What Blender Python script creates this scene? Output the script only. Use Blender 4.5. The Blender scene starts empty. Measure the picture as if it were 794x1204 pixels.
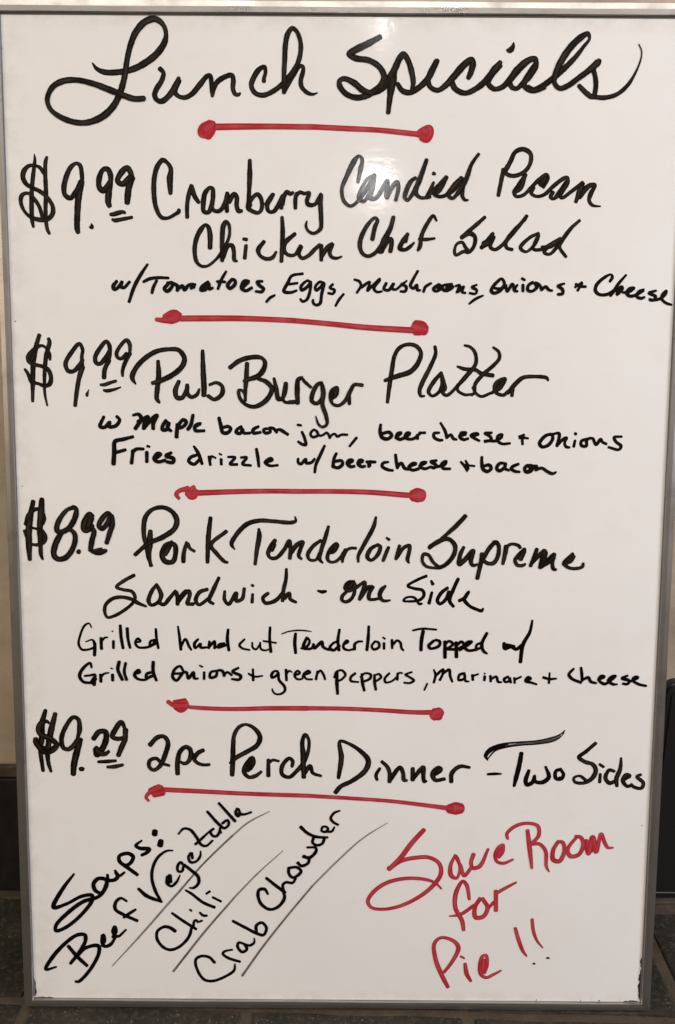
import bpy, bmesh, math, random
from mathutils import Matrix, Vector
R = math.radians
random.seed(7)
S = bpy.context.scene
COL = S.collection

# ------------------------------------------------------------------ camera, world, lamps, exposure
LEAN = R(9)                                   # the board leans back against the wall
TILT = Matrix.Rotation(R(90) - LEAN, 4, 'X')
cam = bpy.data.cameras.new('camera'); co = bpy.data.objects.new('camera', cam); COL.objects.link(co)
cam.sensor_fit = 'VERTICAL'; cam.sensor_height = 24.0; cam.sensor_width = 24.0
cam.lens = 900 / 1204 * 24.0
cam.clip_start = 0.02; cam.clip_end = 60
_r = Matrix([[0.999977, -0.006702, 0.000486], [0.006622, 0.995146, 0.098182], [-0.001142, -0.098176, 0.995168]]).to_4x4()
co.matrix_world = TILT @ Matrix.Translation(Vector([-0.00259, 0.55463, 0.69267])) @ _r
S.camera = co

w = bpy.data.worlds.new('World'); S.world = w; w.use_nodes = True
bg = w.node_tree.nodes['Background']
_wt = w.node_tree                                # dim room: dark below, a paler ceiling above
_tc = _wt.nodes.new('ShaderNodeTexCoord'); _sx = _wt.nodes.new('ShaderNodeSeparateXYZ'); _cr = _wt.nodes.new('ShaderNodeValToRGB')
_wt.links.new(_tc.outputs['Generated'], _sx.inputs[0]); _mr = _wt.nodes.new('ShaderNodeMapRange')
_mr.inputs[1].default_value = -1; _mr.inputs[2].default_value = 1
_wt.links.new(_sx.outputs[2], _mr.inputs[0]); _wt.links.new(_mr.outputs[0], _cr.inputs[0])
_cr.color_ramp.elements[0].position = .35; _cr.color_ramp.elements[0].color = (.06, .045, .032, 1)
_cr.color_ramp.elements[1].position = .85; _cr.color_ramp.elements[1].color = (.38, .33, .28, 1)
_e = _cr.color_ramp.elements.new(.52); _e.color = (.20, .165, .13, 1)
_wt.links.new(_cr.outputs[0], bg.inputs[0]); bg.inputs[1].default_value = 1.0

def lamp(name, kind, loc, energy, color, **k):
    d = bpy.data.lights.new(name, kind); d.energy = energy; d.color = color
    for a, b in k.items(): setattr(d, a, b)
    o = bpy.data.objects.new(name, d); COL.objects.link(o); o.location = loc
    return o
def aim(o, t):
    o.rotation_euler = (Vector(t) - Vector(o.location)).to_track_quat('-Z', 'Y').to_euler()
    return o
aim(lamp('right_key_light', 'AREA', (2.0, -1.25, 1.45), 45, (0.935, 0.935, 1.0), shape='RECTANGLE', size=.9, size_y=.9), (0, .1, .45))  # added unseen key light, set aside so the board does not mirror it
aim(lamp('left_fill_light', 'AREA', (-2.1, -1.5, 1.45), 24, (1.0, 0.83, 0.60), shape='RECTANGLE', size=.8, size_y=.8), (0, .1, .45))  # added unseen warm fill for the left side of the board
aim(lamp('overhead_rail_light', 'AREA', (0.2, -1.55, 2.60), 38, (1.0, 0.95, 0.88), shape='RECTANGLE', size=3.2, size_y=.9), (0.2, -1.55, 0))  # added overhead light, placed so the top rail mirrors it brightly
lamp('pendant_lamp', 'POINT', (0.190, -3.336, 2.50), 8, (1.0, 0.98, 0.98), shadow_soft_size=0.075)
lamp('spot_lamp', 'POINT', (0.155, -2.10, 2.50), 0.9, (1.0, 0.97, 0.94), shadow_soft_size=0.02)

S.view_settings.view_transform = 'Standard'; S.view_settings.look = 'None'
S.view_settings.exposure = -0.06; S.view_settings.gamma = 1.0
S.render.engine = 'CYCLES'
S.cycles.transparent_max_bounces = 48

# ------------------------------------------------------------------ helpers
def link(o, parent=None, loc=None):
    COL.objects.link(o)
    if parent: o.parent = parent
    if loc is not None: o.location = loc
    return o
def mesh_obj(name, bm, mat, parent=None, smooth=False):
    me = bpy.data.meshes.new(name); bm.to_mesh(me); bm.free()
    for m in (mat if isinstance(mat, list) else [mat]): me.materials.append(m)
    if smooth:
        for p in me.polygons: p.use_smooth = True
    return link(bpy.data.objects.new(name, me), parent)
def box(bm, a, b, bevel=0.0, seg=2):
    r = bmesh.ops.create_cube(bm, size=1)
    for v in r['verts']:
        v.co = Vector([(a[i] + b[i]) / 2 + v.co[i] * (b[i] - a[i]) for i in range(3)])
    if bevel:
        es = list({e for v in r['verts'] for e in v.link_edges})
        bmesh.ops.bevel(bm, geom=es, offset=bevel, segments=seg, profile=0.6, affect='EDGES')
def prism(bm, pts, axis, a, b):
    """extrude a closed 2-D outline along an axis"""
    def P(p, t):
        return {'x': (t, p[0], p[1]), 'y': (p[0], t, p[1]), 'z': (p[0], p[1], t)}[axis]
    A = [bm.verts.new(P(p, a)) for p in pts]; B = [bm.verts.new(P(p, b)) for p in pts]
    n = len(pts)
    bm.faces.new(A); bm.faces.new(list(reversed(B)))
    for i in range(n): bm.faces.new((A[i], B[i], B[(i + 1) % n], A[(i + 1) % n]))
    bmesh.ops.recalc_face_normals(bm, faces=bm.faces)

class NT:
    def __init__(s, name):
        s.m = bpy.data.materials.new(name); s.m.use_nodes = True
        s.t = s.m.node_tree; s.b = s.t.nodes['Principled BSDF']; s.out = s.t.nodes['Material Output']
    def n(s, typ, **k):
        x = s.t.nodes.new(typ)
        for a, b in k.items():
            if a.startswith('i_'):
                key_ = a[2:]; key_ = int(key_) if key_.isdigit() else key_.replace('_', ' ')
                x.inputs[key_].default_value = b
            else: setattr(x, a, b)
        return x
    def l(s, a, b): s.t.links.new(a, b)
    def noise(s, vec, scale, detail=4, rough=0.55):
        x = s.n('ShaderNodeTexNoise', i_Scale=scale, i_Detail=detail, i_Roughness=rough)
        if vec is not None: s.l(vec, x.inputs['Vector'])
        return x.outputs['Fac']
    def ramp(s, fac, stops):
        x = s.n('ShaderNodeValToRGB')
        e = x.color_ramp.elements
        while len(e) < len(stops): e.new(0.5)
        for i, (p, c) in enumerate(stops):
            e[i].position = p; e[i].color = tuple(c) + (1,) if len(c) == 3 else c
        s.l(fac, x.inputs[0]); return x.outputs[0]
    def mapr(s, fac, a, b, c, d):
        x = s.n('ShaderNodeMapRange'); s.l(fac, x.inputs[0])
        for i, v in enumerate((a, b, c, d)): x.inputs[i + 1].default_value = v
        return x.outputs[0]
    def math(s, op, a, b):
        x = s.n('ShaderNodeMath', operation=op)
        for i, v in enumerate((a, b)):
            if isinstance(v, (int, float)): x.inputs[i].default_value = v
            else: s.l(v, x.inputs[i])
        return x.outputs[0]
    def mix(s, fac, a, b):
        x = s.n('ShaderNodeMix', data_type='RGBA')
        if isinstance(fac, (int, float)): x.inputs[0].default_value = fac
        else: s.l(fac, x.inputs[0])
        for i, v in ((6, a), (7, b)):
            if isinstance(v, tuple): x.inputs[i].default_value = v + (1,)
            else: s.l(v, x.inputs[i])
        return x.outputs[2]
    def bump(s, h, strength, dist):
        x = s.n('ShaderNodeBump'); x.inputs['Strength'].default_value = strength; x.inputs['Distance'].default_value = dist
        s.l(h, x.inputs['Height']); s.l(x.outputs[0], s.b.inputs['Normal'])
    def obj(s): return s.n('ShaderNodeTexCoord').outputs['Object']
    def scaled(s, vec, sc):
        x = s.n('ShaderNodeMapping'); x.inputs['Scale'].default_value = sc; s.l(vec, x.inputs[0]); return x.outputs[0]

# ------------------------------------------------------------------ materials
def mat_board():
    t = NT('whiteboard_enamel'); v = t.obj()
    big = t.noise(v, 5.0, 3); blot = t.noise(v, 26.0, 4, 0.6)
    wipe = t.noise(t.scaled(v, (1.0, 5.0, 1.0)), 14.0, 5, 0.65)
    c = t.mix(t.mapr(big, .35, .65, 0, 1), (.748, .734, .730), (.778, .768, .764))
    c = t.mix(t.mapr(blot, .55, .80, 0, .35), c, (.71, .675, .635))
    c = t.mix(t.mapr(wipe, .60, .85, 0, .35), c, (.66, .635, .61))
    # grime gathers along the left edge and in the corners of the frame
    sp = t.n('ShaderNodeSeparateXYZ'); t.l(v, sp.inputs[0])
    gx = t.mapr(sp.outputs[0], -.294, -.270, 1, 0); gy = t.mapr(sp.outputs[1], .912, .897, 1, 0)
    gb = t.mapr(sp.outputs[1], .0105, .022, 1, 0)
    e = t.math('MAXIMUM', t.math('MAXIMUM', gx, gy), gb)
    e = t.math('MULTIPLY', e, t.mapr(t.noise(v, 45, 5, .7), .40, .75, 0, .5))
    c = t.mix(e, c, (.46, .40, .32))
    t.l(c, t.b.inputs['Base Color'])
    t.l(t.mapr(wipe, .3, .8, .055, .125), t.b.inputs['Roughness'])
    t.b.inputs['Specular IOR Level'].default_value = .55
    h = t.math('ADD', t.noise(t.scaled(v, (1.0, 2.2, 1.0)), 70.0, 2, .5), t.math('MULTIPLY', t.noise(v, 260.0, 2), .35))
    t.bump(h, .055, .0011)
    return t.m
def mat_ink(name, dark, lite, a0, a1, edge=.5, rough=.085, streak=1.0, spec=.34):
    """marker ink: streaks run along the stroke, the edges hold more ink"""
    t = NT(name)
    uv = t.n('ShaderNodeUVMap').outputs[0]
    sp = t.n('ShaderNodeSeparateXYZ'); t.l(uv, sp.inputs[0])
    st = t.noise(t.scaled(uv, (1.3, .055 * streak, 1)), 1.0, 4, .6)
    pa = t.noise(t.scaled(uv, (.25, .05, 1)), 1.0, 2, .5)
    wv = t.noise(t.obj(), 900, 2)
    ed = t.math('POWER', t.math('ABSOLUTE', sp.outputs[0], 0), 2.4)
    thin = t.math('ADD', t.math('MULTIPLY', st, .55), t.math('MULTIPLY', pa, .45))
    thin = t.mapr(t.math('SUBTRACT', t.math('ADD', thin, t.math('MULTIPLY', wv, .05)), t.math('MULTIPLY', ed, edge)), .42, .72, 0, 1)
    t.l(t.mix(thin, dark, lite), t.b.inputs['Base Color'])
    t.l(t.mapr(thin, 0, 1, a1, a0), t.b.inputs['Alpha'])
    t.b.inputs['Roughness'].default_value = rough
    t.b.inputs['Specular IOR Level'].default_value = spec
    t.bump(wv, .12, .0002)
    return t.m
def mat_plain(name, col, rough=.6, metal=0):
    t = NT(name)
    t.l(t.mix(t.noise(t.obj(), 300, 3), tuple(c * .75 for c in col), tuple(min(1, c * 1.2) for c in col)), t.b.inputs['Base Color'])
    t.b.inputs['Roughness'].default_value = rough; t.b.inputs['Metallic'].default_value = metal
    return t.m
def mat_alu():
    t = NT('worn_aluminium'); v = t.obj()
    br = t.noise(t.scaled(v, (12, 12, 12)), 40, 3, .7)
    st = t.noise(v, 22, 5, .65)
    dirt = t.mapr(st, .52, .80, 0, .55)
    t.l(t.mix(dirt, (.46, .44, .42), (.20, .175, .15)), t.b.inputs['Base Color'])
    t.b.inputs['Metallic'].default_value = .95
    t.l(t.mapr(st, .3, .75, .24, .40), t.b.inputs['Roughness'])
    t.bump(t.math('ADD', br, st), .06, .0004)
    return t.m
def mat_slate():
    t = NT('slate_paver'); v = t.obj()
    oi = t.n('ShaderNodeObjectInfo').outputs['Random']
    off = t.n('ShaderNodeVectorMath', operation='ADD'); t.l(v, off.inputs[0])
    cmb = t.n('ShaderNodeCombineXYZ'); t.l(t.math('MULTIPLY', oi, 9.0), cmb.inputs[0]); t.l(cmb.outputs[0], off.inputs[1])
    v = off.outputs[0]
    a = t.noise(v, 18, 6, .65); b = t.noise(v, 150, 4, .7)
    c = t.ramp(a, [(.30, (.011, .009, .007)), (.52, (.023, .019, .014)), (.72, (.048, .039, .029))])
    c = t.mix(t.mapr(b, .50, .78, 0, .6), c, (.10, .09, .075))
    sc = t.n('ShaderNodeTexVoronoi', i_Scale=330.0); t.l(v, sc.inputs['Vector'])
    speck = t.mapr(sc.outputs['Distance'], .10, .22, 1, 0)
    gate = t.mapr(t.noise(v, 60, 2), .50, .60, 0, 1)
    c = t.mix(t.math('MULTIPLY', t.math('MULTIPLY', speck, gate), .55), c, (.40, .37, .31))
    t.l(c, t.b.inputs['Base Color'])
    t.l(t.mapr(b, .3, .7, .55, .8), t.b.inputs['Roughness']); t.b.inputs['Specular IOR Level'].default_value = .3
    t.bump(t.math('ADD', a, t.math('MULTIPLY', b, .4)), .55, .004)
    return t.m
def mat_grout():
    t = NT('tan_grout'); v = t.obj()
    a = t.noise(v, 30, 5, .7); b = t.noise(v, 500, 3, .7)
    c = t.ramp(a, [(.3, (.032, .023, .015)), (.55, (.066, .048, .031)), (.75, (.105, .078, .050))])
    c = t.mix(t.mapr(b, .45, .7, 0, .5), c, (.06, .05, .038))
    t.l(c, t.b.inputs['Base Color']); t.b.inputs['Roughness'].default_value = .9
    t.bump(b, .6, .002)
    return t.m
def mat_wall():
    t = NT('mottled_beige_wall'); v = t.obj()
    a = t.noise(t.scaled(v, (1, 1, 2.0)), 7, 6, .6); b = t.noise(v, 90, 4, .6)
    c = t.ramp(a, [(.3, (.30, .235, .165)), (.5, (.42, .345, .26)), (.7, (.52, .445, .35))])
    c = t.mix(t.mapr(b, .5, .75, 0, .35), c, (.36, .28, .18))
    t.l(c, t.b.inputs['Base Color']); t.b.inputs['Roughness'].default_value = .55
    t.bump(b, .3, .002)
    return t.m
def mat_black_tile():
    t = NT('black_glazed_tile'); v = t.obj()
    a = t.noise(v, 40, 5, .6)
    t.l(t.ramp(a, [(.35, (.006, .006, .006)), (.7, (.018, .016, .014))]), t.b.inputs['Base Color'])
    t.b.inputs['Roughness'].default_value = .45; t.bump(a, .3, .002)
    return t.m

M_board = mat_board(); M_alu = mat_alu(); M_slate = mat_slate(); M_grout = mat_grout()
M_wall = mat_wall(); M_bt = mat_black_tile()
INK = {
 'b': mat_ink('black_marker_ink', (.0030, .0016, .0010), (.048, .034, .025), .94, 1.0, .38),
 'k': mat_ink('wet_black_marker_ink', (.0016, .0009, .0008), (.005, .0035, .003), .985, 1.0, .5),
 'r': mat_ink('red_marker_ink', (.38, .018, .028), (.56, .110, .140), .86, .98, .25, streak=.3),
 'g': mat_ink('dry_black_ink', (.045, .037, .032), (.10, .085, .07), .60, .88, .2, streak=.6),
 'f': mat_ink('faded_dry_ink', (.055, .042, .030), (.16, .13, .10), .35, .62, .2, streak=.5),
 'q': mat_ink('thin_dry_ink', (.060, .045, .032), (.13, .105, .08), .42, .76, .3, streak=.5),
 'm': mat_ink('dark_ink_dot', (.02, .012, .012), (.06, .045, .045), .85, .95, .3),
}
M_chip = mat_plain('bare_board_core', (.025, .02, .017), .8)
M_back = mat_plain('hardboard_back', (.20, .12, .07), .8)
M_plast = mat_plain('black_plastic', (.012, .011, .011), .38)

# ------------------------------------------------------------------ the setting: floor of slate pavers, beige wall, black tile base
FZ = 0.0016; WY = 0.1550
bm = bmesh.new(); box(bm, (-5, -7.0, FZ - .05), (5, 0.30, FZ - .0022))
floor = mesh_obj('floor', bm, M_grout); floor['kind'] = 'structure'
PX, PY, G = 0.2135, 0.1450, 0.0130
def tile_mesh(name, sx, sy, h, jit):
    bm = bmesh.new(); box(bm, (-sx / 2, -sy / 2, -h), (sx / 2, sy / 2, 0), .0018, 2)
    bmesh.ops.subdivide_edges(bm, edges=[e for e in bm.edges if e.calc_length() > .05], cuts=3, use_grid_fill=True)
    for v in bm.verts:
        v.co.x += random.uniform(-jit, jit); v.co.y += random.uniform(-jit, jit)
        if v.co.z > -h * .5: v.co.z += random.uniform(-.0004, .0002)
    me = bpy.data.meshes.new(name); bm.to_mesh(me); bm.free(); me.materials.append(M_slate); return me
tms = [tile_mesh('paver', PX - G, PY - G, .02, .0012) for _ in range(4)]
for j in range(-4, 1):
    for i in range(-3, 4):
        cx = -.089 + PX * (i + .5)
        if j == -1: cx += 0.0
        cy = .0005 + PY * (j + .5) - (.004 if j == 0 else 0)
        o = bpy.data.objects.new('paver', random.choice(tms)); link(o, floor)
        o.location = (cx, cy - .026 * cx, FZ + random.uniform(-.0006, .0004))
        o.rotation_euler = (random.uniform(-.004, .004), random.uniform(-.004, .004), R(-1.3) + (math.pi if random.random() < .5 else 0))

bm = bmesh.new(); box(bm, (-1.6, WY, FZ - .04), (1.6, WY + .10, 2.6))
wall = mesh_obj('wall', bm, M_wall); wall['kind'] = 'structure'
bm = bmesh.new(); box(bm, (-.1035, 0, 0), (.1035, .0075, .146), .0016, 2)
bt = bpy.data.meshes.new('base_tile'); bm.to_mesh(bt); bm.free(); bt.materials.append(M_bt)
for i in range(-4, 5):
    o = bpy.data.objects.new('base_tile', bt); link(o, wall); o.location = (.21 * i + .03, WY - .0078, FZ + .006)
bm = bmesh.new(); box(bm, (-1.2, WY - .0070, FZ + .1535), (1.2, WY - .0004, FZ + .167), .0015, 2)
mesh_obj('base_trim', bm, M_grout, wall)
bm = bmesh.new(); box(bm, (-1.2, WY - .0150, FZ - .0022), (1.2, WY - .0004, FZ + .0020), .001, 1)
mesh_obj('grout_line', bm, M_grout, wall)

# black panel with a rounded corner fixed to the wall on the right, only its edge shows past the board
panel = bpy.data.objects.new('access_panel', None); link(panel, None, (.4455, WY - .0005, .2))
panel['label'] = 'black panel with rounded corner low on the wall, right of the whiteboard'
panel['category'] = 'panel'
def rrect(hx, z0, z1, r, n=7):
    pts = []
    for cx, cz, a0 in ((hx - r, z1 - r, 0), (-hx + r, z1 - r, 90), (-hx + r, z0 + r, 180), (hx - r, z0 + r, 270)):
        for k in range(n + 1):
            a = R(a0 + 90 * k / n); pts.append((cx + r * math.cos(a), cz + r * math.sin(a)))
    return pts
bm = bmesh.new(); prism(bm, rrect(.098, -.1955, .078, .014), 'y', -.0105, 0)
bmesh.ops.bevel(bm, geom=[e for e in bm.edges if abs(e.verts[0].co.y + .0105) < 1e-5 and abs(e.verts[1].co.y + .0105) < 1e-5], offset=.0025, segments=3, affect='EDGES')
mesh_obj('panel_body', bm, M_plast, panel, False)
bm = bmesh.new()
o_, i_ = rrect(.0915, -.189, .072, .012), rrect(.0885, -.186, .069, .010)
def vv(p, y): return bm.verts.new((p[0], y, p[1]))
A = [vv(p, -.0107) for p in o_]; B = [vv(((p[0] + q[0]) / 2, (p[1] + q[1]) / 2), -.0125) for p, q in zip(o_, i_)]; Cc = [vv(p, -.0107) for p in i_]
for k in range(len(A)):
    q = (k + 1) % len(A)
    bm.faces.new((A[k], A[q], B[q], B[k])); bm.faces.new((B[k], B[q], Cc[q], Cc[k]))
bmesh.ops.recalc_face_normals(bm, faces=bm.faces)
mesh_obj('raised_rim', bm, M_plast, panel, True)

# ------------------------------------------------------------------ the whiteboard
H, W, FR = 0.90252, 0.588, 0.0105
board = bpy.data.objects.new('whiteboard', None); link(board)
board.matrix_world = TILT
board['label'] = 'white dry-erase board in a thin aluminium frame, covered with handwritten lunch specials'
board['category'] = 'whiteboard'
bm = bmesh.new(); box(bm, (-W / 2 - .003, FR - .003, -.004), (W / 2 + .003, FR + H + .003, 0))
mesh_obj('writing_surface', bm, M_board, board)
bm = bmesh.new(); box(bm, (-W / 2 - .002, FR - .002, -.0085), (W / 2 + .002, FR + H + .002, -.0042))
mesh_obj('back_panel', bm, M_back, board)

PROF = [(.0000, .0004), (.0001, .0021), (.0006, .0028), (.0050, .0031), (.0098, .0029), (.0105, .0022), (.0105, -.0098), (.0000, -.0098)]
def rail(side):
    """one mitred length of the aluminium frame; t runs from the inner edge outwards"""
    bm = bmesh.new(); ends = []
    N = 24
    for k in range(N + 1):
        f = k / N; ring = []
        for t, z in PROF:
            wob = .00012 * math.sin(f * 19 + t * 300) if 0 < k < N else 0
            hx, hy0, hy1 = W / 2 + t * .84, FR - t * .66, FR + H + t
            if side == 'bottom': p = (-hx + 2 * hx * f, hy0 + wob, z)
            elif side == 'top': p = (-hx + 2 * hx * f, hy1 + wob, z)
            elif side == 'left': p = (-hx + wob, hy0 + (hy1 - hy0) * f, z)
            else: p = (hx + wob, hy0 + (hy1 - hy0) * f, z)
            ring.append(bm.verts.new(p))
        ends.append(ring)
    n = len(PROF)
    for k in range(N):
        for a in range(n): bm.faces.new((ends[k][a], ends[k][(a + 1) % n], ends[k + 1][(a + 1) % n], ends[k + 1][a]))
    bm.faces.new(ends[0]); bm.faces.new(list(reversed(ends[-1])))
    bmesh.ops.recalc_face_normals(bm, faces=bm.faces)
    # mitre ends 0.15 mm short so neighbouring rails do not share a plane
    for v in bm.verts:
        if side in ('bottom', 'top'): v.co.x *= .9996
        else: v.co.y = FR + H / 2 + (v.co.y - FR - H / 2) * .9997
    return mesh_obj('frame_rail', bm, M_alu, board)
for s in ('bottom', 'top', 'left', 'right'): rail(s)
# thin strips coloured as the gap and its shadow where frame meets sheet
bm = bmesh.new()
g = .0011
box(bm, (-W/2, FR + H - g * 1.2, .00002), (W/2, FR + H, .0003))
mesh_obj('gap_shadow', bm, mat_plain('dark_gap_shade', (.13, .115, .11), .7), board)
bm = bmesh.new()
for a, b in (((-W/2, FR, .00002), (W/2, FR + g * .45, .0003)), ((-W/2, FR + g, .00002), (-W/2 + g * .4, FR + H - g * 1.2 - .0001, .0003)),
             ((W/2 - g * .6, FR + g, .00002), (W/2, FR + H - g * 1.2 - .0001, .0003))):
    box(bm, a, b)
mesh_obj('gap_shadow', bm, mat_plain('pale_gap_shade', (.24, .23, .26), .6), board)  # same gap shadow, coloured paler along the bottom and sides

def flake(name, pts, mat, z0=.00006, z1=.00032):
    bm = bmesh.new(); prism(bm, pts, 'z', z0, z1); return mesh_obj(name, bm, mat, board)
def rough_strip(x0, y0, x1, y1, wmax, n, sd):
    rd = random.Random(sd); L, Rr = [], []
    dx, dy = x1 - x0, y1 - y0; ln = math.hypot(dx, dy); nx, ny = -dy / ln, dx / ln
    for k in range(n + 1):
        f = k / n; wd = wmax * (math.sin(math.pi * min(1, max(0, f))) ** .5) * rd.uniform(.35, 1.0)
        L.append((x0 + dx * f, y0 + dy * f)); Rr.append((x0 + dx * f + nx * wd, y0 + dy * f + ny * wd))
    Rr[0] = (Rr[0][0] + nx * 1e-4, Rr[0][1] + ny * 1e-4); Rr[-1] = (Rr[-1][0] + nx * 1e-4, Rr[-1][1] + ny * 1e-4)
    return L + list(reversed(Rr))
e = W / 2 - .0008
flake('chipped_edge', rough_strip(e, FR + .003, e, FR + .034, .0030, 15, 1), M_chip)
flake('chipped_edge', rough_strip(e, FR + .036, e, FR + .046, .0018, 8, 2), M_chip)
flake('chipped_edge', rough_strip(e - .001, FR + .0006, e - .016, FR + .0006, -.0014, 9, 5), M_chip)
flake('chipped_edge', rough_strip(-e, FR + .0006, -e + .018, FR + .0006, .0012, 9, 3), M_chip)
flake('chipped_edge', rough_strip(-e, FR + .020, -e, FR + .002, .0022, 8, 4), M_chip)
def speck(x, y, r, sd):
    rd = random.Random(sd)
    flake('speck', [(x + r * rd.uniform(.7, 1.2) * math.cos(R(a)), y + r * rd.uniform(.6, 1.1) * math.sin(R(a))) for a in range(0, 360, 45)], M_chip, .00005, .00018)
for k, (x, y, r) in enumerate(((-.2925 + .0025, .6545, .0007), (-.289, .5080, .0006), (.0475, .6260, .0009), (.193, .0120, .0007), (.236, .0120, .0006), (.254, .0118, .0008), (-.2935, .884, .0005), (.2875, .190, .0006))):
    speck(x, y, r, k + 10)

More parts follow.
